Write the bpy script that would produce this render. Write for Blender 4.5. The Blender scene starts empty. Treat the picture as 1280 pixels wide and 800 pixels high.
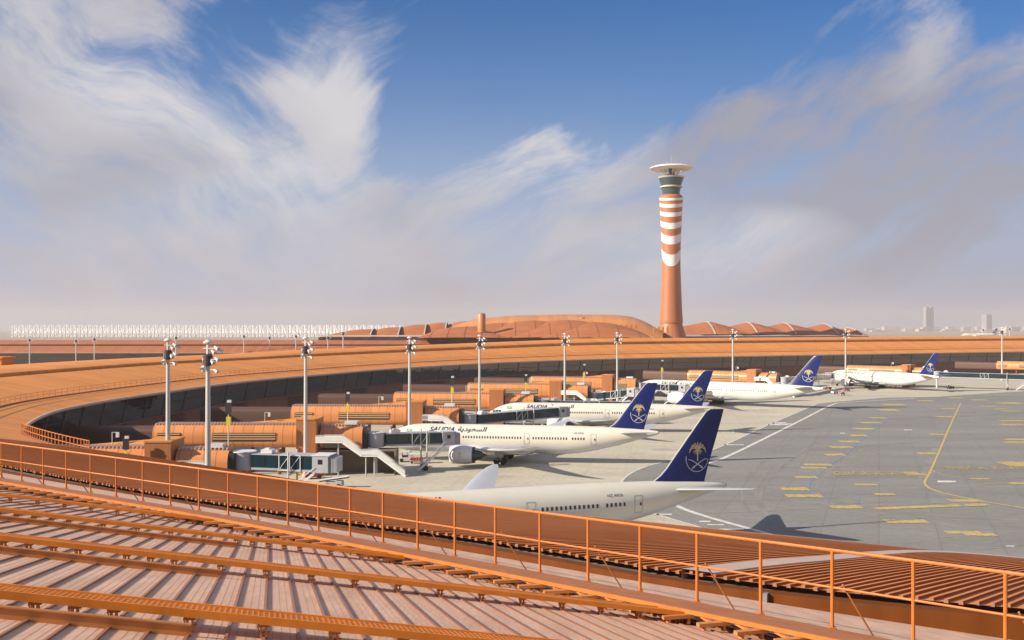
import bpy, bmesh, math, random
from mathutils import Vector, Matrix
from mathutils.bvhtree import BVHTree
random.seed(7)
R = math.radians
scene = bpy.context.scene
COL = scene.collection
F = 1257.0          # focal length in pixels of a 1280 wide picture
CAMZ = 28.0         # camera height above the apron
HZ = 410.0          # picture row of the horizon

# ------------------------------------------------------------------ helpers
def gp(px, py, z=0.0):
    """point at height z that the photograph shows at px,py"""
    d = F * (CAMZ - z) / (py - HZ)
    return Vector(((px - 640) / F * d, d, z))

class MB:
    def __init__(self):
        self.v = []; self.f = []; self.m = []; self.uv = {}
    def add(self, vs, fs, mi=0):
        b = len(self.v); self.v += [tuple(p) for p in vs]
        for f in fs:
            self.f.append(tuple(i + b for i in f)); self.m.append(mi)
        return b
    def box(self, x0, x1, y0, y1, z0, z1, mi=0):
        vs = [(x0,y0,z0),(x1,y0,z0),(x1,y1,z0),(x0,y1,z0),(x0,y0,z1),(x1,y0,z1),(x1,y1,z1),(x0,y1,z1)]
        self.add(vs, [(0,3,2,1),(4,5,6,7),(0,1,5,4),(1,2,6,5),(2,3,7,6),(3,0,4,7)], mi); return self
    def beam(self, p0, p1, w, h, mi=0, up=(0,0,1)):
        """bar from p0 to p1, w wide sideways, h tall, its bottom face on the line"""
        p0 = Vector(p0); p1 = Vector(p1); d = (p1 - p0).normalized(); up = Vector(up)
        s = d.cross(up)
        if s.length < 1e-6: s = Vector((1,0,0))
        s.normalize(); u = s.cross(d).normalized()
        vs = []
        for p in (p0, p1):
            vs += [p - s*w/2, p + s*w/2, p + s*w/2 + u*h, p - s*w/2 + u*h]
        self.add(vs, [(0,1,2,3),(7,6,5,4),(0,4,5,1),(1,5,6,2),(2,6,7,3),(3,7,4,0)], mi); return self
    def tube(self, p0, p1, r0, r1=None, n=10, mi=0, caps=True):
        r1 = r0 if r1 is None else r1
        p0 = Vector(p0); p1 = Vector(p1); d = (p1 - p0).normalized()
        a = d.orthogonal().normalized(); b = d.cross(a)
        vs = []
        for p, r in ((p0, r0), (p1, r1)):
            for i in range(n):
                t = 2*math.pi*i/n; vs.append(p + a*math.cos(t)*r + b*math.sin(t)*r)
        fs = [(i, (i+1) % n, n+(i+1) % n, n+i) for i in range(n)]
        if caps: fs += [tuple(range(n-1, -1, -1)), tuple(range(n, 2*n))]
        self.add(vs, fs, mi); return self
    def prism(self, poly, z0, z1, mi=0):
        n = len(poly)
        vs = [(x,y,z0) for x,y in poly] + [(x,y,z1) for x,y in poly]
        fs = [tuple(range(n-1,-1,-1)), tuple(range(n,2*n))] + [(i,(i+1)%n,n+(i+1)%n,n+i) for i in range(n)]
        self.add(vs, fs, mi); return self
    def lathe(self, prof, n=24, mi=0, c=(0,0,0), caps=False):
        vs = []; fs = []
        for r, z in prof:
            for i in range(n):
                t = 2*math.pi*i/n; vs.append((c[0]+r*math.cos(t), c[1]+r*math.sin(t), c[2]+z))
        for j in range(len(prof)-1):
            for i in range(n):
                fs.append((j*n+i, j*n+(i+1)%n, (j+1)*n+(i+1)%n, (j+1)*n+i))
        if caps:
            fs.append(tuple(range(n-1,-1,-1))); fs.append(tuple(range((len(prof)-1)*n, len(prof)*n)))
        self.add(vs, fs, mi); return self
    def rows(self, rows, mi=0, closed=False, uv=None):
        """rows: lists of points of equal length"""
        n = len(rows[0]); vs = [p for r in rows for p in r]; fs = []
        for j in range(len(rows)-1):
            for i in range(n if closed else n-1):
                k = (i+1) % n
                fs.append((j*n+i, j*n+k, (j+1)*n+k, (j+1)*n+i))
        b = self.add(vs, fs, mi)
        if uv:
            for j in range(len(rows)):
                for i in range(n): self.uv[b+j*n+i] = uv[j][i]
        return self
    def map(self, fn):
        self.v = [tuple(fn(Vector(p))) for p in self.v]; return self
    def build(self, name, mats, parent=None, smooth=False, loc=(0,0,0), fixn=True):
        me = bpy.data.meshes.new(name); me.from_pydata(self.v, [], self.f)
        if not isinstance(mats, (list, tuple)): mats = [mats]
        for m in mats: me.materials.append(m)
        me.polygons.foreach_set('material_index', self.m)
        if self.uv:
            l = me.uv_layers.new(name='UVMap')
            for lp in me.loops:
                l.data[lp.index].uv = self.uv.get(lp.vertex_index, (0,0))
        if fixn:
            bm = bmesh.new(); bm.from_mesh(me); bmesh.ops.recalc_face_normals(bm, faces=bm.faces); bm.to_mesh(me); bm.free()
        if smooth:
            me.polygons.foreach_set('use_smooth', [True]*len(me.polygons))
            try: me.set_sharp_from_angle(angle=R(38))
            except Exception: pass
        me.update()
        o = bpy.data.objects.new(name, me); COL.objects.link(o); o.location = loc
        if parent is not None: o.parent = parent
        return o

def empty(name, loc=(0,0,0), rz=0.0, label=None, cat=None, group=None, sc=1.0):
    o = bpy.data.objects.new(name, None); COL.objects.link(o); o.empty_display_size = 0.5
    o.location = loc; o.rotation_euler = (0,0,rz); o.scale = (sc,sc,sc)
    return tag(o, label, cat, group)
def tag(o, label=None, cat=None, group=None, kind=None):
    if label: o['label'] = label
    if cat: o['category'] = cat
    if group: o['group'] = group
    if kind: o['kind'] = kind
    return o
KIDS = {}
def kids(o): return [c for c in bpy.data.objects if c.parent == o]
def dup(root, loc, rz, label, sc=1.0, group=None):
    if root.name not in KIDS:
        KIDS[root.name] = [(c, kids(c)) for c in kids(root)]
    r = root.copy(); COL.objects.link(r); r.location = loc; r.rotation_euler = (0,0,rz); r.scale = (sc,sc,sc)
    r['label'] = label
    if group: r['group'] = group
    for c, gs in KIDS[root.name]:
        d = c.copy(); COL.objects.link(d); d.parent = r
        for g in gs:
            e = g.copy(); COL.objects.link(e); e.parent = d
    return r

def catmull(pts, sub):
    out = []; n = len(pts)
    for i in range(n-1):
        p0 = pts[max(i-1,0)]; p1 = pts[i]; p2 = pts[i+1]; p3 = pts[min(i+2,n-1)]
        for k in range(sub):
            t = k/sub
            out.append(tuple(0.5*(2*b + (c-a)*t + (2*a-5*b+4*c-d)*t*t + (3*b-a-3*c+d)*t**3) for a,b,c,d in zip(p0,p1,p2,p3)))
    out.append(tuple(pts[-1])); return out
def lerp(a, b, t): return a + (b-a)*t
def interp(x, xs, ys):
    if x <= xs[0]: return ys[0]
    for i in range(len(xs)-1):
        if x <= xs[i+1]: return lerp(ys[i], ys[i+1], (x-xs[i])/(xs[i+1]-xs[i]))
    return ys[-1]

# ------------------------------------------------------------------ materials
def N(nt, typ, **kw):
    n = nt.nodes.new(typ)
    for k, v in kw.items():
        if hasattr(n, k): setattr(n, k, v)
    return n
def mat(name, col, rough=0.6, metal=0.0, var=0.0, scale=1.0, bump=0.0, bscale=None, spec=0.5, stretch=(1,1,1), col2=None):
    m = bpy.data.materials.new(name); m.use_nodes = True; nt = m.node_tree; b = nt.nodes['Principled BSDF']
    b.inputs['Base Color'].default_value = (*col, 1); b.inputs['Roughness'].default_value = rough
    b.inputs['Metallic'].default_value = metal; b.inputs['Specular IOR Level'].default_value = spec
    if var or bump:
        tc = N(nt, 'ShaderNodeTexCoord'); mp = N(nt, 'ShaderNodeMapping'); mp.inputs['Scale'].default_value = stretch
        nt.links.new(tc.outputs['Object'], mp.inputs['Vector'])
        nz = N(nt, 'ShaderNodeTexNoise'); nz.inputs['Scale'].default_value = scale; nz.inputs['Detail'].default_value = 6
        nz.inputs['Roughness'].default_value = 0.62
        nt.links.new(mp.outputs['Vector'], nz.inputs['Vector'])
        if var:
            mx = N(nt, 'ShaderNodeMix', data_type='RGBA')
            c2 = col2 or tuple(c*(1-var) for c in col); c1 = col if col2 else tuple(min(1, c*(1+var*0.6)) for c in col)
            mx.inputs[6].default_value = (*c1, 1); mx.inputs[7].default_value = (*c2, 1)
            cr = N(nt, 'ShaderNodeMapRange'); cr.inputs['From Min'].default_value = 0.32; cr.inputs['From Max'].default_value = 0.68
            nt.links.new(nz.outputs['Fac'], cr.inputs['Value']); nt.links.new(cr.outputs['Result'], mx.inputs[0])
            nt.links.new(mx.outputs[2], b.inputs['Base Color'])
        if bump:
            bp = N(nt, 'ShaderNodeBump'); bp.inputs['Strength'].default_value = bump; bp.inputs['Distance'].default_value = 0.05
            if bscale:
                n2 = N(nt, 'ShaderNodeTexNoise'); n2.inputs['Scale'].default_value = bscale; n2.inputs['Detail'].default_value = 4
                nt.links.new(mp.outputs['Vector'], n2.inputs['Vector']); nt.links.new(n2.outputs['Fac'], bp.inputs['Height'])
            else: nt.links.new(nz.outputs['Fac'], bp.inputs['Height'])
            nt.links.new(bp.outputs['Normal'], b.inputs['Normal'])
    return m
def panel_mat(name, col, pu, pv=0, rough=0.5, var=0.15, dark=0.7, line=0.05, metal=0.0, bump=0.25):
    """sheet metal with joints every pu metres along u (and pv along v) of the UV map"""
    m = mat(name, col, rough, metal, var, 0.12); nt = m.node_tree; b = nt.nodes['Principled BSDF']
    uv = N(nt, 'ShaderNodeUVMap'); sp = N(nt, 'ShaderNodeSeparateXYZ'); nt.links.new(uv.outputs['UV'], sp.inputs['Vector'])
    def lines(o, p):
        d = N(nt, 'ShaderNodeMath', operation='DIVIDE'); d.inputs[1].default_value = p; nt.links.new(o, d.inputs[0])
        fr = N(nt, 'ShaderNodeMath', operation='FRACT'); nt.links.new(d.outputs[0], fr.inputs[0])
        l = N(nt, 'ShaderNodeMath', operation='LESS_THAN'); l.inputs[1].default_value = line/p; nt.links.new(fr.outputs[0], l.inputs[0])
        fl = N(nt, 'ShaderNodeMath', operation='FLOOR'); nt.links.new(d.outputs[0], fl.inputs[0])
        return l.outputs[0], fl.outputs[0]
    a, ida = lines(sp.outputs['X'], pu); cx = N(nt, 'ShaderNodeCombineXYZ'); nt.links.new(ida, cx.inputs[0])
    if pv:
        c, idb = lines(sp.outputs['Y'], pv); mxx = N(nt, 'ShaderNodeMath', operation='MAXIMUM')
        nt.links.new(a, mxx.inputs[0]); nt.links.new(c, mxx.inputs[1]); a = mxx.outputs[0]; nt.links.new(idb, cx.inputs[1])
    wn = N(nt, 'ShaderNodeTexWhiteNoise', noise_dimensions='3D'); nt.links.new(cx.outputs[0], wn.inputs['Vector'])
    mr = N(nt, 'ShaderNodeMapRange'); mr.inputs['To Min'].default_value = 0.9; mr.inputs['To Max'].default_value = 1.07
    nt.links.new(wn.outputs['Value'], mr.inputs['Value'])
    src = b.inputs['Base Color'].links[0].from_socket if b.inputs['Base Color'].links else None
    mul = N(nt, 'ShaderNodeMix', data_type='RGBA', blend_type='MULTIPLY'); mul.inputs[0].default_value = 1
    nt.links.new(src, mul.inputs[6]); nt.links.new(mr.outputs['Result'], mul.inputs[7])
    mx = N(nt, 'ShaderNodeMix', data_type='RGBA', blend_type='MULTIPLY')
    mx.inputs[7].default_value = (dark,dark,dark,1); nt.links.new(a, mx.inputs[0]); nt.links.new(mul.outputs[2], mx.inputs[6])
    nt.links.new(mx.outputs[2], b.inputs['Base Color'])
    return m

M = {}
ORANGE = (0.46, 0.185, 0.055)
M['roof']    = panel_mat('roof_sheet', (0.74,0.285,0.065), 1.2, 0, 0.6, 0.10, 0.86, 0.10)
M['roof'].node_tree.nodes['Principled BSDF'].inputs['Specular IOR Level'].default_value = 0.2
M['roof_far'] = panel_mat('roof_sheet_dim', (0.42,0.14,0.05), 2.4, 0, 0.55, 0.10, 0.88, 0.15)  # darker copy of the roof sheet, weaker sunlight put into the colour
M['canopy']  = mat('canopy_sheet', (0.66,0.27,0.105), 0.75, 0, 0.15, 0.4, 0.1)
M['rib']     = mat('canopy_rib', (0.40,0.10,0.013), 0.75, 0, 0.12, 1.0)  # darker than the sheet, shade on the rib sides is in this colour
for k_m in ('canopy','rib'): M[k_m].node_tree.nodes['Principled BSDF'].inputs['Specular IOR Level'].default_value = 0.12
M['pink']    = mat('pink_roof_sheet', (0.80,0.52,0.365), 0.7, 0, 0.16, 1.6, 0.12, 14, col2=(0.60,0.375,0.255), spec=0.2, stretch=(1.6,0.35,1))
M['ribend']  = mat('rib_end_sheet', (0.33,0.16,0.09), 0.8, spec=0.1)
M['groove']  = mat('sheet_groove', (0.52,0.30,0.205), 0.7)
M['seam']    = mat('seam_metal', (0.30,0.13,0.07), 0.5, 0, 0.12, 2.0)
M['grate']   = mat('orange_grating', (0.72,0.235,0.022), 0.45, 0, 0.15, 3.0, 0.1)
M['plate']   = mat('orange_plate', (0.50,0.17,0.04), 0.5, 0, 0.18, 2.5, 0.5, 60)
M['rail']    = mat('orange_rail_paint', (0.55,0.175,0.032), 0.4, 0, 0.14, 4.0)
M['bar']     = mat('brown_bar', (0.52,0.20,0.055), 0.5, 0, 0.15, 2.0)
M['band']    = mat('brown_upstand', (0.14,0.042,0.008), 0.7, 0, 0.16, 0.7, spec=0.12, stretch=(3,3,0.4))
M['gutter']  = mat('grey_gutter', (0.24,0.23,0.23), 0.5, 0, 0.4, 2.0)
M['pale']    = mat('pale_flashing', (0.60,0.43,0.34), 0.55, 0, 0.1, 1.0)
M['shell']   = panel_mat('walkway_shell', (0.66,0.262,0.088), 1.9, 0, 0.34, 0.10, 0.62, 0.16)
M['core']    = panel_mat('lift_core_panel', (0.42,0.155,0.05), 0.9, 0, 0.5, 0.08, 0.7, 0.05)
M['wall']    = mat('terminal_wall', (0.21,0.085,0.045), 0.6, 0, 0.14, 0.3)
M['linkm']   = mat('shaded_link_sheet', (0.10,0.045,0.028), 0.6)  # shade under the terminal eave put into the colour of the link
M['louvre']  = mat('dark_louvre', (0.05,0.035,0.03), 0.6)
M['slat']    = mat('cream_slat', (0.60,0.36,0.17), 0.5)
M['undercroft'] = mat('taupe_render', (0.21,0.16,0.11), 0.8, 0, 0.12, 0.6)
M['dark']    = mat('dark_metal', (0.03,0.03,0.032), 0.5)
M['mull']    = mat('mullion_metal', (0.11,0.10,0.10), 0.5)
M['tyre']    = mat('rubber', (0.014,0.018,0.014), 0.75)
M['cream']   = mat('cream_aircraft_paint', (0.70,0.665,0.555), 0.28, 0, 0.035, 0.35)
M['belly']   = mat('pale_grey_aircraft_paint', (0.64,0.665,0.69), 0.28, 0, 0.05, 0.3)
M['wing']    = mat('wing_grey_paint', (0.47,0.49,0.50), 0.33, 0, 0.06, 0.4)
M['nacelle'] = mat('white_nacelle_paint', (0.80,0.80,0.79), 0.25, 0, 0.03, 0.4)
M['tail']    = mat('navy_tail_paint', (0.005,0.014,0.115), 0.35, 0, 0.06, 0.3, spec=0.3)
M['gold']    = mat('gold_emblem', (0.60,0.47,0.20), 0.4)
M['silver']  = mat('silver_emblem', (0.55,0.54,0.47), 0.4)
M['navytxt'] = mat('navy_lettering', (0.02,0.025,0.10), 0.4)
M['green']   = mat('flag_green', (0.02,0.30,0.11), 0.5)
M['winpane'] = mat('cabin_window', (0.03,0.03,0.035), 0.12)
M['line']    = mat('door_outline', (0.42,0.39,0.31), 0.5)
M['hotmetal'] = mat('exhaust_metal', (0.07,0.085,0.07), 0.4, 0.6)
M['strut']   = mat('gear_strut', (0.42,0.43,0.42), 0.4, 0.3)
M['pole']    = mat('galvanised_pole', (0.50,0.50,0.47), 0.5, 0, 0.08, 0.3)
M['lampw']   = mat('floodlight_housing', (0.62,0.62,0.60), 0.4)
M['lens']    = mat('floodlight_glass', (0.30,0.33,0.36), 0.15)
M['yellow']  = mat('yellow_sign', (0.72,0.56,0.04), 0.5, 0, 0.1, 3)
M['bridgew'] = mat('bridge_white_paint', (0.66,0.66,0.66), 0.45, 0, 0.08, 0.6)
M['bridgeg'] = mat('bridge_grey_paint', (0.40,0.40,0.43), 0.5, 0, 0.1, 0.6)
M['bglass']  = mat('bridge_glass', (0.014,0.04,0.052), 0.06, 0, 0.3, 0.3)
M['stairw']  = mat('stair_white_paint', (0.86,0.85,0.80), 0.5, 0, 0.06, 1.0)
M['red']     = mat('red_paint', (0.45,0.03,0.02), 0.5)
M['twr']     = panel_mat('tower_cladding', (0.45,0.16,0.062), 2.0, 0, 0.5, 0.08, 0.85, 0.12)
M['twrw']    = mat('tower_white_panel', (0.78,0.77,0.73), 0.5, 0, 0.04, 0.1)
M['twrg']    = mat('tower_glass', (0.06,0.105,0.11), 0.08, 0.2)
M['membrane'] = mat('white_membrane', (0.88,0.86,0.78), 0.7)
M['pylonw']  = mat('white_pylon', (0.88,0.88,0.86), 0.5)
M['hall']    = panel_mat('hall_shell_sheet', (0.43,0.155,0.062), 1.6, 0, 0.7, 0.1, 0.75, 0.18)
M['hall'].node_tree.nodes['Principled BSDF'].inputs['Specular IOR Level'].default_value = 0.15
M['hallrib'] = mat('hall_seam', (0.27,0.095,0.045), 0.7)
M['hump']    = panel_mat('hall_hump_sheet', (0.58,0.245,0.08), 3.0, 0, 0.4, 0.06, 0.85, 0.12)
M['hallglass'] = mat('hall_glass', (0.06,0.07,0.085), 0.1, 0, 0.5, 0.2)
M['ridge']   = mat('pale_ridge', (0.50,0.45,0.40), 0.5)
M['city1']   = mat('city_render', (0.50,0.44,0.38), 0.8, 0, 0.1, 0.02)
M['city2']   = mat('city_grey', (0.40,0.39,0.38), 0.8, 0, 0.1, 0.02)
M['cityw']   = mat('city_window', (0.12,0.13,0.15), 0.3)
M['skygl']   = mat('skyscraper_cladding', (0.34,0.32,0.33), 0.4, 0, 0.1, 0.02)
M['paintw']  = mat('white_road_paint', (0.66,0.64,0.58), 0.7, 0, 0.35, 0.8)
M['painty']  = mat('yellow_road_paint', (0.66,0.48,0.14), 0.7, 0, 0.35, 0.9, col2=(0.40,0.31,0.14))
M['painty2'] = mat('worn_yellow_paint', (0.40,0.335,0.18), 0.75, 0, 0.4, 0.5)
M['paintb']  = mat('blue_road_paint', (0.20,0.25,0.38), 0.75, 0, 0.2, 0.4)

# terminal glazing: dark, reflecting, with slight pane to pane ripple
def glazing_mat():
    m = mat('terminal_glazing', (0.028,0.027,0.030), 0.05, 0.0, 0, 1, 0.0, spec=0.9)
    nt = m.node_tree; b = nt.nodes['Principled BSDF']; b.inputs['IOR'].default_value = 1.62; b.inputs['Specular Tint'].default_value = (1.0,0.84,0.78,1)
    tc = N(nt, 'ShaderNodeTexCoord'); nz = N(nt, 'ShaderNodeTexNoise'); nz.inputs['Scale'].default_value = 0.22; nz.inputs['Detail'].default_value = 2
    nt.links.new(tc.outputs['Object'], nz.inputs['Vector'])
    bp = N(nt, 'ShaderNodeBump'); bp.inputs['Strength'].default_value = 0.22; bp.inputs['Distance'].default_value = 0.4
    nt.links.new(nz.outputs['Fac'], bp.inputs['Height']); nt.links.new(bp.outputs['Normal'], b.inputs['Normal'])
    return m
M['glass'] = glazing_mat()

# ------------------------------------------------------------------ ground materials
def ground_mat(name, c1, c2, joint=0, stains=0.35, stretch=(0.012,0.06,1), jd=0.85, rot=0.0, rough=0.85):
    m = bpy.data.materials.new(name); m.use_nodes = True; nt = m.node_tree; b = nt.nodes['Principled BSDF']
    b.inputs['Roughness'].default_value = rough; b.inputs['Specular IOR Level'].default_value = 0.3
    tc = N(nt, 'ShaderNodeTexCoord')
    mp = N(nt, 'ShaderNodeMapping'); mp.inputs['Scale'].default_value = stretch; mp.inputs['Rotation'].default_value = (0,0,rot)
    nt.links.new(tc.outputs['Object'], mp.inputs['Vector'])
    nz = N(nt, 'ShaderNodeTexNoise'); nz.inputs['Scale'].default_value = 1; nz.inputs['Detail'].default_value = 8; nz.inputs['Roughness'].default_value = 0.65
    nt.links.new(mp.outputs['Vector'], nz.inputs['Vector'])
    n2 = N(nt, 'ShaderNodeTexNoise'); n2.inputs['Scale'].default_value = 0.9; n2.inputs['Detail'].default_value = 5
    nt.links.new(tc.outputs['Object'], n2.inputs['Vector'])
    mr = N(nt, 'ShaderNodeMapRange'); mr.inputs['From Min'].default_value = 0.3; mr.inputs['From Max'].default_value = 0.7
    nt.links.new(nz.outputs['Fac'], mr.inputs['Value'])
    mx = N(nt, 'ShaderNodeMix', data_type='RGBA'); mx.inputs[6].default_value = (*c1,1); mx.inputs[7].default_value = (*c2,1)
    nt.links.new(mr.outputs['Result'], mx.inputs[0])
    m2 = N(nt, 'ShaderNodeMix', data_type='RGBA', blend_type='MULTIPLY'); m2.inputs[0].default_value = stains
    nt.links.new(mx.outputs[2], m2.inputs[6]); nt.links.new(n2.outputs['Fac'], m2.inputs[7])
    br = N(nt, 'ShaderNodeHueSaturation'); br.inputs['Value'].default_value = 1 + stains*0.45; nt.links.new(m2.outputs[2], br.inputs['Color'])
    out = br.outputs[0]
    if joint:
        bt = N(nt, 'ShaderNodeTexBrick'); bt.offset = 0.0; bt.inputs['Scale'].default_value = 1
        mj = N(nt, 'ShaderNodeMapping'); mj.inputs['Rotation'].default_value = (0,0,rot); nt.links.new(tc.outputs['Object'], mj.inputs['Vector'])
        nt.links.new(mj.outputs['Vector'], bt.inputs['Vector'])
        bt.inputs['Color1'].default_value = (1,1,1,1); bt.inputs['Color2'].default_value = (0.93,0.93,0.93,1); bt.inputs['Mortar'].default_value = (jd,jd,jd,1)
        bt.inputs['Mortar Size'].default_value = 0.10; bt.inputs['Brick Width'].default_value = joint; bt.inputs['Row Height'].default_value = joint
        m3 = N(nt, 'ShaderNodeMix', data_type='RGBA', blend_type='MULTIPLY'); m3.inputs[0].default_value = 1
        nt.links.new(out, m3.inputs[6]); nt.links.new(bt.outputs['Color'], m3.inputs[7]); out = m3.outputs[2]
    nt.links.new(out, b.inputs['Base Color'])
    return m
M['sand']     = ground_mat('desert_ground', (0.42,0.33,0.24), (0.34,0.26,0.19), 0, 0.2, (0.002,0.004,1))
M['concrete'] = ground_mat('apron_concrete', (0.60,0.545,0.42), (0.47,0.425,0.335), 7.5, 0.4, (0.03,0.09,1), 0.86, 0.15)
M['asphalt']  = ground_mat('taxilane_asphalt', (0.285,0.28,0.253), (0.215,0.212,0.197), 7.5, 0.35, (0.012,0.07,1), 0.82, 0.35)

# ------------------------------------------------------------------ ground
def disc(name, r, z, m, n=64):
    b = MB(); b.add([(r*math.cos(2*math.pi*i/n), r*math.sin(2*math.pi*i/n)+300, z) for i in range(n)], [tuple(range(n))])
    return tag(b.build(name, m, fixn=False), kind='structure')
def sheet(name, pts, z, m):
    b = MB(); b.add([(x,y,z) for x,y in pts], [tuple(range(len(pts)))])
    return tag(b.build(name, m, fixn=False), kind='structure')
disc('ground', 12000, -0.06, M['sand'])
sheet('apron', [(-420,-120),(700,-120),(1100,300),(1100,1000),(-420,1000)], -0.03, M['concrete'])
def up(f): return f
thick = catmull([(70,92),(46,115),(34.2,138),(25.9,158.5),(27,180),(34,198),(45.3,216),(66,259),(90,310),(116.7,366.6),(127,379),(160,400),(226.7,445),(330,492),(480,545)], 8)
thin  = catmull([(60,92),(38,118),(26.5,141),(20.6,156),(19.5,180),(27,203),(45,229),(72,286),(107,359),(117,376),(150,404)], 8)
ai = [p for p in thin] + [p for p in thick if p[1] > 405]
sheet('taxilane', [(60,92)] + ai[1:] + [(900,560),(900,-60),(80,-60)], 0.0, M['asphalt'])
def ribbon(b, pts, w, z, mi=0):
    rows = []
    for i, p in enumerate(pts):
        a = Vector(pts[max(i-1,0)]); c = Vector(pts[min(i+1,len(pts)-1)]); d = (c-a).normalized(); n = Vector((-d.y,d.x))
        q = Vector(p); rows.append([(q.x+n.x*w/2, q.y+n.y*w/2, z), (q.x-n.x*w/2, q.y-n.y*w/2, z)])
    b.rows(rows, mi)
b = MB()
ribbon(b, [p for p in thick if p[1] < 404], 0.95, 0.03); ribbon(b, [p for p in thin if p[1] < 380], 0.45, 0.03)
def px_rect(b, x0, x1, y, h, z=0.03, mi=0):
    """a mark painted on the ground"""
    p = [gp(x0,y+h/2), gp(x1,y+h/2), gp(x1,y-h/2), gp(x0,y-h/2)]
    b.add([(q.x,q.y,z) for q in p], [(0,1,2,3)], mi)
px_rect(b, 1172, 1195, 602, 2.2)
for x0,x1,y,h in ((1050,1056,541.5,1),(1130,1140,537.5,1),(812,840,643,1.5),(874,888,652,1.6),(884,905,656,1.2),(890,930,662,1.6),(915,918,540,3),(905,930,556,1),(955,985,531,1.2),(965,983,528.5,1),(968,990,530,1),(1258,1268,683,2)):
    px_rect(b, x0, x1, y, h)
tag(b.build('white_road_marking', M['paintw'], fixn=False), kind='structure')

b = MB()
BZ = [0.030]
def px_block(x0, x1, y, h, ang=0.0):
    """a worn yellow block painted with short strokes like lettering"""
    p0 = gp(x0, y+h/2); p1 = gp(x1, y-h/2); n = max(4, int((x1-x0)/3.2)); w = (p1.x-p0.x)/n; BZ[0] += 0.0006; zz = BZ[0]
    for i in range(n):
        xx = p0.x + w*i; o0 = random.uniform(0,0.15)*(p1.y-p0.y); o1 = random.uniform(0,0.15)*(p1.y-p0.y)
        b.add([(xx+random.uniform(0,0.12)*w,p0.y+o0,zz),(xx+w*random.uniform(0.8,1.0),p0.y+o0,zz),(xx+w*random.uniform(0.8,1.0),p1.y-o1,zz),(xx+w*0.05,p1.y-o1,zz)], [(0,1,2,3)])
for x0,x1,y,h in ((1110,1126,506,2),(1152,1162,501,1.4),(1189,1201,497.5,1.2),(1217,1230,500,1.2),(1254,1270,504,2),(1104,1117,512.5,2.4),
    (1091,1105,522.5,1.6),(1080,1098,528.5,1.9),(1072,1088,536,2.2),(1066,1080,544.5,2.2),(1052,1070,552,2.4),(1041,1061,559,2.6),(1035,1052,568.5,2.8),
    (1008,1037,581,2.6),(1004,1031,585,2.2),(997,1018,596.5,3.2),(1165,1178,543,1.8),(1174,1189,521,1.6),(1181,1191,511,1.2),(1151,1167,567,2.6),
    (1230,1241,508,1.2),(1255,1275,526,2),(1257,1274,531,2),(1261,1282,549.5,2.2),(1260,1280,553,2.4),(1264,1290,580,6),(1136,1155,593,2.6),(1131,1146,591,1.6),
    (980,1007,611.5,4),(986,1024,620,4.2),(1042,1074,634,4.2),(1072,1094,606,2.4),(1096,1116,618,2.6),(1112,1154,652,5),(1187,1222,666,4),(1210,1240,668.5,4),
    (1192,1222,626,3.8),(1217,1235,598.7,2),(1267,1290,604.5,3.2),(1246,1256,511.5,1.2),(1256,1272,514,1.2)):
    px_block(x0, x1, y, h)
for i in range(24):       # long line of worn lettering
    x = 1096 + i*5.7; y = 636 - i*0.21
    if random.random() < 0.9: px_block(x, x+4.6, y, 3.0)
tag(b.build('yellow_taxiway_marking', M['painty'], fixn=False), kind='structure')
b = MB()
def px_line(b, pts, w, z=0.03):
    ribbon(b, catmull([(gp(x,y).x, gp(x,y).y) for x,y in pts], 6), w, z)
px_line(b, [(1201,504),(1190,527),(1178,555),(1164,587),(1157,600),(1156,604),(1160,609),(1172,614),(1200,621),(1240,628.5),(1300,638)], 0.45)
px_line(b, [(1165,587.5),(1172,591),(1186,595),(1218,599),(1262,604)], 0.22)
tag(b.build('yellow_taxi_line', M['painty'], fixn=False), kind='structure')
b = MB()
for pts in ([(900,597),(1018,597),(1150,596)],[(870,627.5),(1060,622)],[(880,642),(960,639),(1075,634),(1195,628)],[(1018,583),(1110,583.5)],[(1040,567.5),(1115,567.5)],
            [(1133,505.5),(1195,507)],[(1110,518),(1270,518)],[(1215,606),(1270,605)],[(1176,564.5),(1192,564.5)],[(1195,648),(1222,646)],[(1250,643.5),(1290,642)],[(1268,661),(1290,660)],
            [(1130,680),(1152,677)],[(1172,673),(1190,671)],[(1020,659),(1045,657.5)],[(1080,654.5),(1105,653)],[(1040,630.5),(1130,627)],[(1068,618),(1140,615.5)],[(1220,688),(1290,680)],[(970,585),(1004,584)],[(940,606),(985,606)]):
    px_line(b, pts, 0.16)
tag(b.build('worn_yellow_line', M['painty2'], fixn=False), kind='structure')
b = MB(); px_line(b, [(1112,521),(1094,535),(1075,552),(1057,568),(1036,583),(1018,597),(1011,606),(1012,613),(1024,621),(1050,629),(1078,634)], 0.32)
px_line(b, [(1074,620),(1073,628),(1072,634)], 0.2)
tag(b.build('blue_lane_line', M['paintb'], fixn=False), kind='structure')

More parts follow.
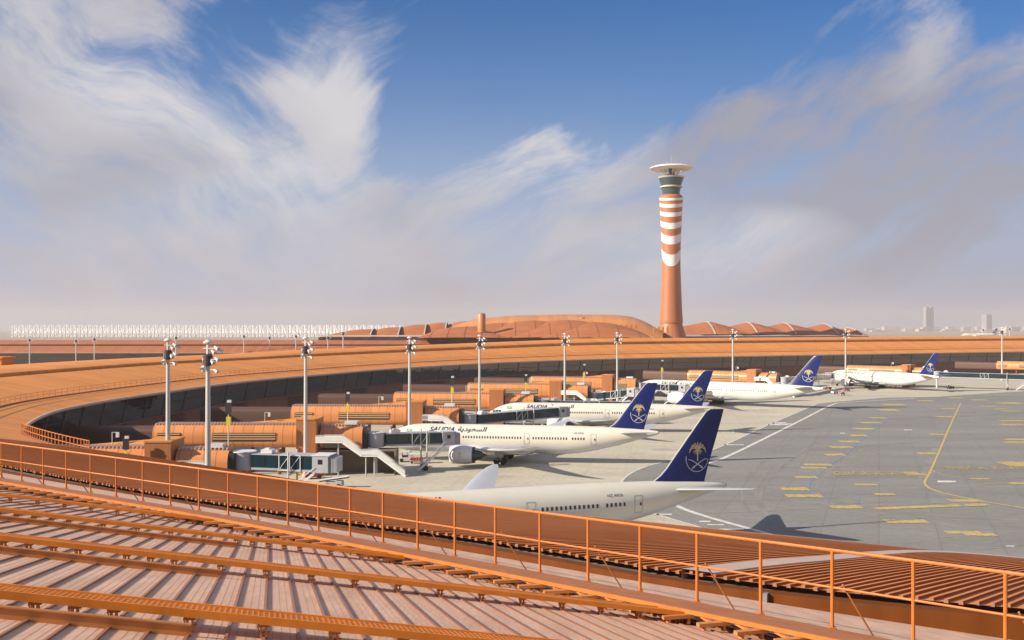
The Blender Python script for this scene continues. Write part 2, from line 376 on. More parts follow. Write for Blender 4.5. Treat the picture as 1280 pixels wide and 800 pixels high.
M['rubber_mark'] = mat('rubber_mark', (0.18,0.175,0.158), 0.9, 0, 0.5, 0.12, col2=(0.27,0.263,0.235))
M['stain'] = mat('oil_stain', (0.36,0.325,0.26), 0.8, 0, 0.4, 0.3, col2=(0.46,0.42,0.335))
b = MB(); zz_ = 0.006
for base in ([(1112,521),(1094,535),(1075,552),(1057,568),(1036,583),(1018,597),(1012,608),(1016,616),(1035,625),(1070,634),(1130,646),(1220,660)],
             [(1201,504),(1190,527),(1178,555),(1164,587),(1157,603),(1172,614),(1200,621),(1300,638)],
             [(930,590),(1000,600),(1060,606),(1150,607),(1280,600)],[(900,620),(980,630),(1080,640),(1200,650),(1300,655)],[(960,560),(1040,556),(1150,548),(1290,540)],
             [(1060,510),(1020,540),(960,585),(940,620),(960,650),(1010,670)],[(1000,530),(1100,528),(1290,520)]):
    for k in range(5):
        dx = random.uniform(-14,14); dy = random.uniform(-5,5); zz_ += 0.0004
        n_ = len(base); a_ = random.randint(0,max(0,n_-4)); 
        ribbon(b, catmull([(gp(x+dx,y+dy).x, gp(x+dx,y+dy).y) for x,y in base[a_:]], 6), random.choice((0.35,0.5,0.9)), zz_)
tag(b.build('tyre_marks', M['rubber_mark'], fixn=False), kind='structure')
b = MB(); zz_ = -0.02
for cx_,cy_,r_ in ((-6,204,2.2),(8,209,1.8),(-22,150,2.5),(-10,158,1.6),(20,262,2.4),(34,268,1.9),(60,372,3),(72,360,2.4),(160,470,3),(2,176,3.2),(14,170,2.0),(-2,190,1.5),(36,232,2.2),(28,225,1.2),(84,345,3.2),(46,300,2.6),(-26,170,1.7),(12,236,1.4)):
    zz_ += 0.0005; b.add([(cx_+r_*1.8*math.cos(2*math.pi*k/14)*random.uniform(0.6,1.2), cy_+r_*math.sin(2*math.pi*k/14)*random.uniform(0.6,1.2), zz_) for k in range(14)],[tuple(range(14))])
tag(b.build('oil_stains', M['stain'], fixn=False), kind='structure')
def text_mesh(body, size=1.0, shear=0.0, spacing=1.0, bold=0.0):
    c = bpy.data.curves.new('tmp', 'FONT'); c.body = body; c.size = size; c.shear = shear; c.space_character = spacing; c.offset = bold
    o = bpy.data.objects.new('tmp', c); COL.objects.link(o)
    dg = bpy.context.evaluated_depsgraph_get(); me = bpy.data.meshes.new_from_object(o.evaluated_get(dg))
    vs = [tuple(v.co) for v in me.vertices]; fs = [tuple(p.vertices) for p in me.polygons]
    bpy.data.objects.remove(o); bpy.data.curves.remove(c); bpy.data.meshes.remove(me)
    return vs, fs
def ground_text(body, pa, pb, height, name):
    """capitals that read from the far side, from pa (their last letter) to pb"""
    vs, fs = text_mesh(body, 1.0, 0, 1.2, 0.0)
    x0 = min(v[0] for v in vs); x1 = max(v[0] for v in vs); y1 = max(v[1] for v in vs)
    d = Vector((pa.x-pb.x, pa.y-pb.y)); L = d.length; d.normalize(); n = Vector((-d.y, d.x)); b = MB()
    b.add([(pb.x + d.x*(v[0]-x0)/(x1-x0)*L + n.x*v[1]/y1*height, pb.y + d.y*(v[0]-x0)/(x1-x0)*L + n.y*v[1]/y1*height, 0.075) for v in vs], fs)
    tag(b.build(name, M['painty'], fixn=False), kind='structure')
ground_text('MINIMUM POWER', gp(1034,590.0), gp(1140,589.4), 4.6, 'yellow_painted_words')
ground_text('MINIMUM POWER', gp(1175,583.2), gp(1290,582.6), 4.6, 'yellow_painted_words')

# ------------------------------------------------------------------ TERMINAL (crescent)
EG = [ # eave x,y   inner edge (gutter) x,y,z
 ((92,40),(72,2,21)), ((50,54),(24,18,21.85)), ((41,58.2),(14.5,20.7,21.9)), ((32,62.85),(5.8,24.2,21.88)), ((25,66.5),(-1.2,29.8,21.76)), ((17.8,70),(-9.6,36.6,21.45)), ((0,78.6),(-24,48.2,21.3)),
 ((-25.2,99),(-50,70,21.4)), ((-43,111),(-70,86,21.2)), ((-49.7,116.8),(-76,93,20.9)), ((-60,128.5),(-85.5,106,20.4)), ((-67.7,139),(-93,123,19.6)), ((-73,150.6),(-99,140,18.9)), ((-78.3,167),(-103.5,161,18.3)),
 ((-81.3,182),(-106,179.5,18)), ((-82,202.5),(-106,202,17.8)), ((-80,229),(-103.8,231.5,17.8)), ((-74,274),(-97.5,279,17.8)), ((-60.5,317),(-83,325,17.8)), ((-41,368),(-62,380,17.9)),
 ((0,434),(-17.8,450,18.4)), ((62.7,492.6),(48.3,511.8,19.5)), ((156,544),(144,565,19.7)), ((320,628),(308.5,649,19.8)), ((480,706),(468.5,727,19.8)), ((620,770),(608.5,791,19.8))]
SUB = 12
E2 = catmull([e for e,g in EG], SUB); G2 = catmull([g for e,g in EG], SUB)
NT = len(E2); ZE = 13.5
arc = [0.0]
for i in range(1, NT): arc.append(arc[-1] + math.dist(E2[i], E2[i-1]))
T_BEND = 11*SUB
def surf(i, f, dz=0.0):
    e = E2[i]; g = G2[i]
    u = 1-f; a = interp(i/SUB, (0,4,5,6,7,8,9,10), (0.88,0.84,0.80,0.73,0.70,0.76,0.86,0.88))
    z = g[2] - (g[2]-ZE)*(a*u + (1-a)*u*u)
    return Vector((lerp(e[0],g[0],f), lerp(e[1],g[1],f), z+dz))
term = empty('terminal_building', (0,0,0), 0, 'long crescent terminal with orange metal roof curving around the aircraft stands', 'terminal')
NF = 14
# eave roof sheet
b = MB(); rows = []; uvs = []
for i in range(NT):
    L = math.dist(E2[i], G2[i][:2])
    rows.append([surf(i, j/NF) for j in range(NF+1)]); uvs.append([(arc[i], L*j/NF) for j in range(NF+1)])
ic = 8*SUB      # where the brown ribbed canopy becomes the plain orange roof
b.rows(rows[ic:], 0, uv=uvs[ic:])
b.build('eave_roof', M['roof'], term, True)
b = MB(); b.rows(rows[:ic+1], 0)
# ribs: straight, parallel, running down the slope
VD = Vector((0.973,0.232)); WD = Vector((-0.232,0.973))
def vw(p): return (p[0]*VD.x + p[1]*VD.y, p[0]*WD.x + p[1]*WD.y)
RSP = 0.31; nxt = 0.0; acc = 0.0
for i in range(SUB//2, ic):
    ga = Vector(G2[i][:2]); gb_ = Vector(G2[i+1][:2]); seg = (gb_-ga).length
    while nxt <= acc + seg:
        t = (nxt-acc)/seg; nxt += RSP
        pts = [surf(i, f/NF).lerp(surf(i+1, f/NF), t) for f in range(NF+1)]
        d_ = pts[0]-pts[-1]; d_.z = 0; d_.normalize(); sd = Vector((-d_.y, d_.x, 0))
        pts[-1] = pts[-1] - d_*random.uniform(-0.05,0.10)
        r_ = []
        for p in pts:
            r_.append([p - sd*0.05 + Vector((0,0,-0.02)), p - sd*0.04 + Vector((0,0,0.065)), p + sd*0.04 + Vector((0,0,0.065)), p + sd*0.05 + Vector((0,0,-0.02))])
        b.rows([q[0:2] for q in r_], 1); b.rows([q[2:4] for q in r_], 1); b.rows([q[1:3] for q in r_], 0); b.add(r_[-1], [(0,1,2,3)], 2)  # pale tops carry dust and sunlight as colour, dark sides carry shade
    acc += seg
canopy = b.build('ribbed_canopy', [M['canopy'], M['rib'], M['ribend']], term)
dg = bpy.context.evaluated_depsgraph_get()
bvh_b = MB(); bvh_b.rows(rows, 0)
BV = BVHTree.FromPolygons(bvh_b.v, bvh_b.f)
def canz(x, y):
    h = BV.ray_cast(Vector((x,y,60)), Vector((0,0,-1)))
    return h[0].z if h[0] is not None else 14
b = MB()       # pale curved flashing across the canopy
cpts = catmull([(4.6,25.0),(7.6,29.6),(11,34.5),(15,41),(20,49),(25,55.5),(32,62)], 10); rr = []
for i,p in enumerate(cpts):
    a = Vector(cpts[max(i-1,0)]); c = Vector(cpts[min(i+1,len(cpts)-1)]); d = (c-a).normalized(); n = Vector((-d.y,d.x))
    l = Vector(p)+n*0.42; r = Vector(p)-n*0.42
    zt = max(canz(l.x,l.y), canz(r.x,r.y)) + 0.10
    rr.append([(l.x,l.y,zt-0.6),(l.x,l.y,zt),(r.x,r.y,zt),(r.x,r.y,zt-0.6)])
b.rows(rr); b.build('curved_flashing', M['pale'], term)
# fascia along the eave
b = MB(); rr = []
for i in range(NT):
    e = Vector((*E2[i], ZE)); d = Vector((G2[i][0]-e.x, G2[i][1]-e.y, 0)).normalized()
    rr.append([e + Vector((0,0,0.02)) , e - d*0.35 + Vector((0,0,-0.02)), e - d*0.40 + Vector((0,0,-0.32)), e - d*0.1 + Vector((0,0,-0.62)), e + d*2.2 + Vector((0,0,-0.62))])
b.rows(rr); b.build('eave_fascia', M['pale'], term, True)
# upper roof beyond the dark step
I2 = 10*SUB
b = MB(); rr = []; uu = []
def up_pt(i, s, z):
    g = G2[i]; e = E2[i]; d = Vector((g[0]-e[0], g[1]-e[1], 0)).normalized()
    k = interp(i/SUB, (18,21), (1.0,1.9)); return Vector((g[0],g[1],0)) + d*s + Vector((0,0,g[2]+(z*k if z > 0 else z)))
prof = [(1.2,-0.35),(1.3,0.7),(3,1.05),(7,1.35),(12,1.5),(17,1.4),(24,0.5),(31,-1.5),(38,-5)]
for i in range(I2, NT):
    rr.append([up_pt(i,s,z) for s,z in prof]); uu.append([(arc[i],s) for s,z in prof])
b.rows(rr, 0, uv=uu); b.build('upper_roof', M['roof'], term, True)
b = MB(); rr = []
for i in range(I2, NT): rr.append([up_pt(i,-0.05,-0.02), up_pt(i,0.1,-0.4), up_pt(i,1.5,-0.4), up_pt(i,1.45,0.3)])
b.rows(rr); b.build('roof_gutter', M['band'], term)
# back wall, to close the building
b = MB(); rr = []
for i in range(I2, NT): rr.append([up_pt(i,38,-5), Vector((up_pt(i,38,0).x, up_pt(i,38,0).y, 0))])
b.rows(rr); b.build('rear_wall', M['wall'], term)
# glazing, wall, louvre panels
def fac(i, s, z):
    e = Vector((*E2[i],0)); d = Vector((G2[i][0]-e.x, G2[i][1]-e.y, 0))
    # true outward normal of the eave line
    a = Vector(E2[max(i-1,0)]); c = Vector(E2[min(i+1,NT-1)]); t = (c-a).normalized(); n = Vector((-t.y,t.x,0))
    if n.dot(d) < 0: n = -n
    q = e + n*s; return Vector((q.x,q.y,z))
I0 = 2*SUB
GT, GB = 12.9, 7.6
b = MB(); b.rows([[fac(i,1.6,GT), fac(i,2.8,GB)] for i in range(I0,NT)])
glz = b.build('glazing', M['glass'], term)
b = MB(); b.rows([[fac(i,2.7,GB), fac(i,2.7,GB-0.25), fac(i,4.2,GB-0.25), fac(i,4.4,0)] for i in range(I0,NT)])
b.build('lower_wall', M['wall'], term)
nextm = 0; nm = 0; lou = MB(); lastl = 0
for i in range(T_BEND-14, NT):
    if arc[i] >= nextm or nm == 0:
        if nm < 96:
            mb = MB(); mb.beam(fac(i,1.5,GT), fac(i,2.7,GB), 0.20, 0.14, up=(fac(i,0,0)-fac(i,1,0))); mb.build('mullion', M['mull'], glz); nm += 1
        nextm = arc[i] + 8.6
mb = MB()
for i in range(T_BEND-14, NT-1): mb.beam(fac(i,2.05,10.4), fac(i+1,2.05,10.4), 0.10, 0.12)
mb.build('transom', M['dark'], glz)
for i0 in range(T_BEND, NT-8, 9):
    lb = MB(); zz = 1.2
    while zz < 6.9:
        lb.beam(fac(i0,4.05,zz), fac(i0+3,4.05,zz), 0.35, 0.16); zz += 0.42
    lb.build('wall_louvre', M['louvre'], term)
b = MB(); rr = []
for i in range(T_BEND-10, NT): rr.append([surf(i,0.245,0.05), surf(i,0.27,0.05)])
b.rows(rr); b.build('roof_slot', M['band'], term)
# parapet rail on the far roof
grail = empty('roof_guard_rail', tuple(surf(T_BEND,0.28)), 0, 'thin brown guard rail following the lower edge of the curved orange roof', 'guard rail')
o0 = Vector(grail.location)
b = MB(); b2 = MB(); fr = 0.28
for i in range(T_BEND-10, NT-SUB):
    p = surf(i,fr) - o0; q = surf(i+1,fr) - o0
    for h,bb_ in ((0.55,b),(1.1,b2)): bb_.beam(p+Vector((0,0,h)), q+Vector((0,0,h)), 0.06, 0.06)
b.build('rail', M['bar'], grail); b2.build('rail', M['bar'], grail)
nextp = 0; cnt = 0; rest = MB(); pm = None
for i in range(T_BEND-10, NT-SUB-1):
    while nextp <= arc[i+1]:
        if nextp < arc[i]: nextp = arc[i]
        t = (nextp-arc[i])/max(1e-6,arc[i+1]-arc[i]); p = surf(i,fr).lerp(surf(i+1,fr),t) - o0
        if cnt < 100:
            if pm is None:
                mb = MB(); mb.box(-0.04,0.04,-0.04,0.04,0,1.1); pm = mb.build('post', M['bar'], grail)
                pm.location = p
            else:
                q = pm.copy(); COL.objects.link(q); q.location = p
        else: rest.box(p.x-0.04,p.x+0.04,p.y-0.04,p.y+0.04,p.z,p.z+1.1)
        cnt += 1; nextp += 2.5
tag(rest.build('post', M['bar'], grail), kind='stuff')
# short dense rail at the inner bend, right on the eave
brail = empty('eave_ladder_rail', (*E2[T_BEND], ZE), 0, 'short orange rail with close posts on the eave at the inner bend of the roof', 'guard rail')
o0 = Vector(brail.location); b = MB(); b2 = MB(); mk = None
ia, ib = 9*SUB-3, 11*SUB-2
for i in range(ia, ib):
    p = surf(i,0.01)-o0; q = surf(i+1,0.01)-o0
    for h,bb_ in ((0.75,b),(1.5,b2)): bb_.beam(p+Vector((0,0,h)), q+Vector((0,0,h)), 0.08, 0.08)
b.build('rail', M['rail'], brail); b2.build('rail', M['rail'], brail)
for i in range(ia, ib+1):
    p = surf(i,0.01)-o0
    if mk is None:
        mb = MB(); mb.box(-0.05,0.05,-0.05,0.05,0,1.6); mk = mb.build('post', M['rail'], brail); mk.location = p
    else:
        q = mk.copy(); COL.objects.link(q); q.location = p
# roof vent box at the far left
b = MB(); b.box(-2.6,2.6,-3,3,0,2.0); b.box(-3,3,-3.4,3.4,2.0,2.3)
o = b.build('roof_vent', M['roof'], None, loc=(-127.5,249,18.6)); tag(o, 'flat topped orange vent box standing on the roof at the left edge of the photo', 'roof vent')

# ------------------------------------------------------------------ NEAR ROOF DECK
C0 = 1.32
def dz(x, y): return CAMZ - C0 - 0.131*x - 0.182*y
def P(v, w, h=0.0):
    x = v*VD.x + w*WD.x; y = v*VD.y + w*WD.y
    return Vector((x, y, dz(x,y)+h))
rail_line = catmull([(-40,49.5),(-26,39.5),(-16.3,32),(-6.46,25.3),(0,19.2),(3.84,15.1),(8,10.4),(12,5.0),(16,-1.5),(19,-8)], 14)
base_line = []      # foot of the brown upstand
for i in range(SUB//2, 9*SUB):
    g = Vector(G2[i][:2]); e = Vector(E2[i]); d = (g-e).normalized(); q = g + d*1.1; base_line.append((q.x,q.y,i))
b = MB()
poly = [(x,y,dz(x,y)) for x,y,_ in base_line]
# deck as strips running along the seam direction
def along(line, v):
    """w where a polyline crosses the line v = const"""
    best = None
    for a, c in zip(line[:-1], line[1:]):
        va, wa = vw(a); vc, wc = vw(c)
        if (va-v)*(vc-v) <= 0 and va != vc:
            w = wa + (wc-wa)*(v-va)/(vc-va); best = w if best is None else max(best,w)
    return best
VMIN, VMAX = -46.0, 24.0
vv = VMIN; rr = []
while vv <= VMAX:
    w1 = along(base_line, vv)
    if w1 is None: vv += 0.5; continue
    rr.append([P(vv, lerp(-14, w1, k/10)) for k in range(11)]); vv += 0.5
b.rows(rr, 0)
# seams (upstanding ribs, the profile of each sheet is part of the deck)
SP = 0.29
k = -160
while True:
    vs = -0.65 + k*SP; k += 1
    if vs > 22: break
    if vs < -45: continue
    w1 = along(rail_line, vs)
    if w1 is None: continue
    a = P(vs,-12); c = P(vs,w1+0.1)
    b.beam(a, c, 0.020, 0.008, 1); b.beam(a+Vector((0,0,0.006)), c+Vector((0,0,0.006)), 0.028, 0.010, 1)
    for q in (0.25,0.5,0.75):
        a2 = P(vs+SP*q,-12,-0.004); c2 = P(vs+SP*q,w1+0.1,-0.004); b.beam(a2, c2, 0.007, 0.0047, 2)
deck = b.build('roof_deck', [M['pink'], M['seam'], M['groove']], term)
# upstand and gutter
b = MB(); gb = MB(); r1 = []; r2 = []
for x,y,i in base_line:
    g = G2[i]; z0 = dz(x,y); zt = max(g[2]+0.07, z0+0.02); e = Vector(E2[i]); d = (Vector(g[:2])-e).normalized()
    r1.append([(x,y,z0-0.3),(x,y,zt),(x-d.x*0.28,y-d.y*0.28,zt+0.01),(x-d.x*0.28,y-d.y*0.28,g[2]-0.5)])
    r2.append([(x-d.x*0.30,y-d.y*0.30,g[2]-0.14),(g[0]-d.x*1.0,g[1]-d.y*1.0,g[2]-0.24)])
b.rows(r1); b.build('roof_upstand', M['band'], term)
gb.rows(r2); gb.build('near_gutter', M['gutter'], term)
b = MB()
for px_, in ((978,),):
    j = min(range(len(base_line)), key=lambda k: abs(640+F*base_line[k][0]/base_line[k][1]-px_)); x,y,i = base_line[j]
    x2,y2,_ = base_line[j+1]; d = Vector((x2-x,y2-y,0)).normalized(); n = Vector((d.y,-d.x,0))
    if n.y > 0: n = -n
    p = Vector((x,y,0)) + n*0.05
    zt = G2[i][2]+0.08
    b.beam(p+Vector((0,0,dz(x,y))), p+Vector((0,0,zt)), 0.16, 0.1, up=d)
b.build('expansion_joint', M['gutter'], term)
b = MB()   # thin joints of the upstand panels
rail_paths = []
# grating walkways
def grating_walk(w, v0, v1, width, label):
    o = empty('roof_walkway', tuple(P((v0+v1)/2, w)), 0, label, 'walkway', 'grating walkways across the roof'); c = Vector(o.location)
    g = MB(); h0, h1 = 0.125, 0.175; L = v1-v0
    n = int(L/0.045)
    for i in range(n):
        va = v0 + L*i/n
        g.beam(P(va,w-width/2,h0+0.025)-c, P(va,w+width/2,h0+0.025)-c, 0.014, 0.022)
    for j in range(6):
        ww = w - width/2 + width*j/5
        g.beam(P(v0,ww,h0+0.02)-c, P(v1,ww,h0+0.02)-c, 0.014, 0.03)
    g.build('grating', M['grate'], o)
    for s in (-1,1):
        sb = MB(); sb.beam(P(v0,w+s*(width/2+0.015),h0-0.005)-c, P(v1,w+s*(width/2+0.015),h0-0.005)-c, 0.022, 0.066); sb.build('side_beam', M['grate'], o)
    br = None; kk = math.ceil((v0+0.65)/SP)
    while -0.65 + kk*SP < v1:
        vs = -0.65 + kk*SP
        if kk % 2 == 0 or random.random() < 0.18:
            p = P(vs, w - width/2 + 0.03) - c
            if br is None:
                m_ = MB(); m_.box(-0.028,-0.012,-0.03,0.03,0.0,0.10); m_.box(0.012,0.028,-0.03,0.03,0.0,0.10); m_.box(-0.05,0.05,-0.02,0.02,0.095,0.118); m_.tube((-0.055,0,0.05),(0.055,0,0.05),0.008,n=6); m_.tube((-0.05,0,0.1),(-0.02,0,0.02),0.006,n=5)
                br = m_.build('bracket', M['bar'], o); br.location = p; br.rotation_euler = (0,0,math.atan2(VD.y,VD.x))
            else:
                q = br.copy(); COL.objects.link(q); q.location = p
        kk += 1
def vcross(w, off=0.0):
    """v where the row at w meets the near side of the railing walkway"""
    best = 30
    for a, c in zip(rail_line[:-1], rail_line[1:]):
        va, wa = vw(a); vc, wc = vw(c)
        if (wa-w)*(wc-w) <= 0 and wa != wc: best = va + (vc-va)*(w-wa)/(wc-wa)
    return best - 1.4
grating_walk(8.72, -7, vcross(8.72), 0.40, 'orange grating walkway nearest the camera, lying across the roof seams')
grating_walk(13.85, -11, vcross(13.85), 0.40, 'second orange grating walkway from the camera, running to the railing walkway')
grating_walk(19.6, -16, vcross(19.6), 0.40, 'third orange grating walkway from the camera, short and ending under the railing')
grating_walk(25.4, -21, vcross(25.4), 0.40, 'farthest short orange grating walkway, at the left edge of the roof')
# cross bars
for w, lab in ((8.28,'brown cross bar nearest the camera, in front of the nearest grating walkway'), (13.15,'brown cross bar on the roof between the nearest two grating walkways'), (18.8,'brown cross bar in front of the third grating walkway'), (24.5,'farthest brown cross bar, small, at the left edge of the roof')):
    v0 = -0.62 if w < 22 else -6.2
    b = MB(); a = P(v0, w, 0.0); c = P(v0-20, w, 0.0)
    b.beam(a, c, 0.014, 0.092); b.beam(a+Vector((0,0,0.088)), c+Vector((0,0,0.088)), 0.045, 0.012)
    o = b.build('roof_cross_bar', M['bar']); tag(o, lab, 'cross bar', 'brown bars across the roof seams')
# railing walkway
def rl_arc():
    a = [0.0]
    for i in range(1,len(rail_line)): a.append(a[-1]+math.dist(rail_line[i],rail_line[i-1]))
    return a
RA = rl_arc()
def rl(s):
    for i in range(len(RA)-1):
        if s <= RA[i+1]:
            t = (s-RA[i])/(RA[i+1]-RA[i]); a = Vector(rail_line[i]); c = Vector(rail_line[i+1]); d = (c-a).normalized()
            return a.lerp(c,t), d, Vector((d.y,-d.x))*(-1 if Vector((d.y,-d.x)).y > 0 else 1)
    a = Vector(rail_line[-2]); c = Vector(rail_line[-1]); d = (c-a).normalized(); return c, d, Vector((d.y,-d.x))
HW = 0.27
walk = empty('railing_walkway', (0,19,dz(0,19)), 0, 'solid orange walkway running diagonally along the roof edge beneath the railing', 'walkway'); wc = Vector(walk.location)
pl = MB(); eb = MB(); r1 = []; r2 = []; s = 0
while s < RA[-1]-0.01:
    p, d, n = rl(s); q = p + n*1.28
    z0 = dz(p.x,p.y)+HW-0.02; z1 = dz(q.x,q.y)+HW-0.05
    r1.append([Vector((p.x,p.y,z0))-wc, Vector((q.x,q.y,z1))-wc])
    q2 = p + n*1.285; q3 = p + n*1.32
    r2.append([Vector((q2.x,q2.y,z1+0.012))-wc, Vector((q3.x,q3.y,z1+0.012))-wc, Vector((q3.x,q3.y,z1-0.05))-wc, Vector((q2.x,q2.y,z1-0.05))-wc])
    s += 0.6
pl.rows(r1); pl.build('deck_plate', M['plate'], walk)
eb.rows(r2, closed=True); eb.build('edge_beam', M['rail'], walk)
bk = None; s = 2.0
while s < RA[-1]-1 and s < 75:
    p, d, n = rl(s); q = p + n*1.42; ang = math.atan2(VD.y,VD.x)+random.uniform(-0.06,0.06)
    loc = Vector((q.x,q.y,dz(q.x,q.y)))-wc
    if bk is None:
        m_ = MB(); m_.box(-0.24,0.24,-0.05,0.05,0.085,0.135); m_.box(-0.17,-0.13,-0.04,0.04,0,0.09); m_.box(0.13,0.17,-0.04,0.04,0,0.09); m_.box(-0.03,0.03,-0.02,0.5,0.09,0.12)
        bk = m_.build('bracket', M['bar'], walk); bk.location = loc; bk.rotation_euler = (0,0,ang)
    else:
        qq = bk.copy(); COL.objects.link(qq); qq.location = loc; qq.rotation_euler = (0,0,ang)
    s += 0.62
rail = empty('roof_railing', (0,19.2,dz(0,19.2)), 0, 'orange pipe railing with two rails along the roof edge in the foreground', 'railing'); rc = Vector(rail.location)
def rp(s, h):
    p, d, n = rl(s); return Vector((p.x,p.y,dz(p.x,p.y)+HW+h)) - rc
# posts: spacing near 1.13 m, one at picture column 1042
s_ref = min((k*0.05 for k in range(int(RA[-1]/0.05))), key=lambda s: abs(640+F*rl(s)[0].x/max(1,rl(s)[0].y)-1042))
PSP = 1.19
k0 = -int(s_ref/PSP); post = None; br = None; s_list = []
while s_ref + k0*PSP < RA[-1]: s_list.append(s_ref+k0*PSP); k0 += 1
for idx, s in enumerate(s_list):
    p = rp(s,0)
    if post is None:
        m_ = MB(); m_.tube((0,0,-0.05),(0,0,1.10),0.026,n=8); m_.box(-0.05,0.05,-0.05,0.05,-0.02,0.0)
        post = m_.build('post', M['rail'], rail); post.location = p
    else:
        q = post.copy(); COL.objects.link(q); q.location = p
    if idx % 2 == 1:
        pp, d, n = rl(s); a = rp(s+0.16,0.62); cxy = Vector((pp.x,pp.y)) - n*0.62 + d*0.42; c = Vector((cxy.x,cxy.y,dz(cxy.x,cxy.y)+0.02))-rc
        m_ = MB(); m_.tube(a, c, 0.014, n=6); m_.build('brace', M['bar'], rail)
for h, nm_, rad in ((1.09,'top_rail',0.024),(0.56,'mid_rail',0.017)):
    m_ = MB(); s = 0
    while s < RA[-1]-0.7:
        m_.tube(rp(s,h), rp(s+0.605,h), rad, n=8, caps=False); s += 0.6
    m_.build(nm_, M['rail'], rail, True)

# ------------------------------------------------------------------ AIRCRAFT
def emblem_polys():
    """palm over crossed swords in a ring arc, in a unit square centred on 0,0: returns (gold polys, silver polys)"""
    gold = []; sil = []
    def stroke(pts, w0, w1, out):
        n = len(pts)
        for i in range(n-1):
            a = Vector(pts[i]); c = Vector(pts[i+1]); d = (c-a).normalized(); nn = Vector((-d.y,d.x))
            wa = lerp(w0,w1,i/(n-1)); wb = lerp(w0,w1,(i+1)/(n-1))
            out.append([a+nn*wa, a-nn*wa, c-nn*wb, c+nn*wb])
    cx, cy = 0.03, 0.30
    for a in (90,66,114,44,136,22,158,2,178):
        t = R(a); q = abs(math.cos(t))
        e_ = (cx+math.cos(t)*0.42, cy+math.sin(t)*0.30-0.16*q*q); mid = (cx+math.cos(t)*0.24, cy+math.sin(t)*0.21+0.05*q)
        stroke([(cx,cy), (cx+math.cos(t)*0.11, cy+math.sin(t)*0.10+0.03), mid, (lerp(mid[0],e_[0],0.6), lerp(mid[1],e_[1],0.5)+0.015), e_], 0.024, 0.013, gold)
    gold.append([Vector((cx+0.09*math.cos(2*math.pi*i/10), cy+0.075*math.sin(2*math.pi*i/10)+0.03)) for i in range(10)])
    for a in (-28,-50,-72,-108,-130,-152):
        t = R(a); stroke([(cx,cy),(cx+math.cos(t)*0.14,cy+math.sin(t)*0.10),(cx+math.cos(t)*0.25,cy+math.sin(t)*0.22-0.03)], 0.020, 0.012, gold)
    stroke([(cx,cy),(cx,-0.20)], 0.020, 0.026, sil)
    for s in (1,-1):
        stroke([(cx+s*0.47,-0.13),(cx+s*0.38,-0.135),(cx+s*0.24,-0.19),(cx+s*0.05,-0.30),(cx-s*0.16,-0.435),(cx-s*0.28,-0.52)], 0.010, 0.024, sil)
        stroke([(cx-s*0.14,-0.50),(cx-s*0.22,-0.40)], 0.012, 0.012, sil)
    ring = []
    for k in range(27):
        t = R(168 + k*7.3); ring.append((cx-0.02+0.55*math.cos(t), -0.10+0.55*math.sin(t)))
    stroke(ring, 0.016, 0.012, sil)
    return gold, sil

STN = [ # x, centre z, half width, half height
 (0.0,4.15,0.04,0.04),(0.35,4.18,0.55,0.55),(1.0,4.25,1.0,1.02),(2.0,4.36,1.48,1.52),(3.2,4.50,1.93,2.0),(4.6,4.64,2.32,2.42),(6.2,4.76,2.62,2.72),(8.2,4.84,2.82,2.92),(10.5,4.87,2.88,2.98),
 (14,4.87,2.885,2.985),(20,4.87,2.885,2.985),(28,4.87,2.885,2.985),(36,4.87,2.885,2.985),(41,4.87,2.885,2.985),(44,4.93,2.84,2.91),(47,5.10,2.68,2.68),(50,5.36,2.40,2.36),(53,5.66,2.03,1.98),(56,5.98,1.58,1.52),(58.5,6.25,1.16,1.10),(60.5,6.45,0.80,0.76),(62,6.58,0.50,0.50),(62.8,6.64,0.30,0.32)]
def stn(x):
    xs = [s[0] for s in STN]; return tuple(interp(x, xs, [s[k] for s in STN]) for k in (1,2,3))
def skin(x, z, side=-1, off=0.02):
    zc, ry, rz = stn(x); t = max(-0.98, min(0.98, (z-zc)/rz)); return side*(math.sqrt(1-t*t)*ry + off)

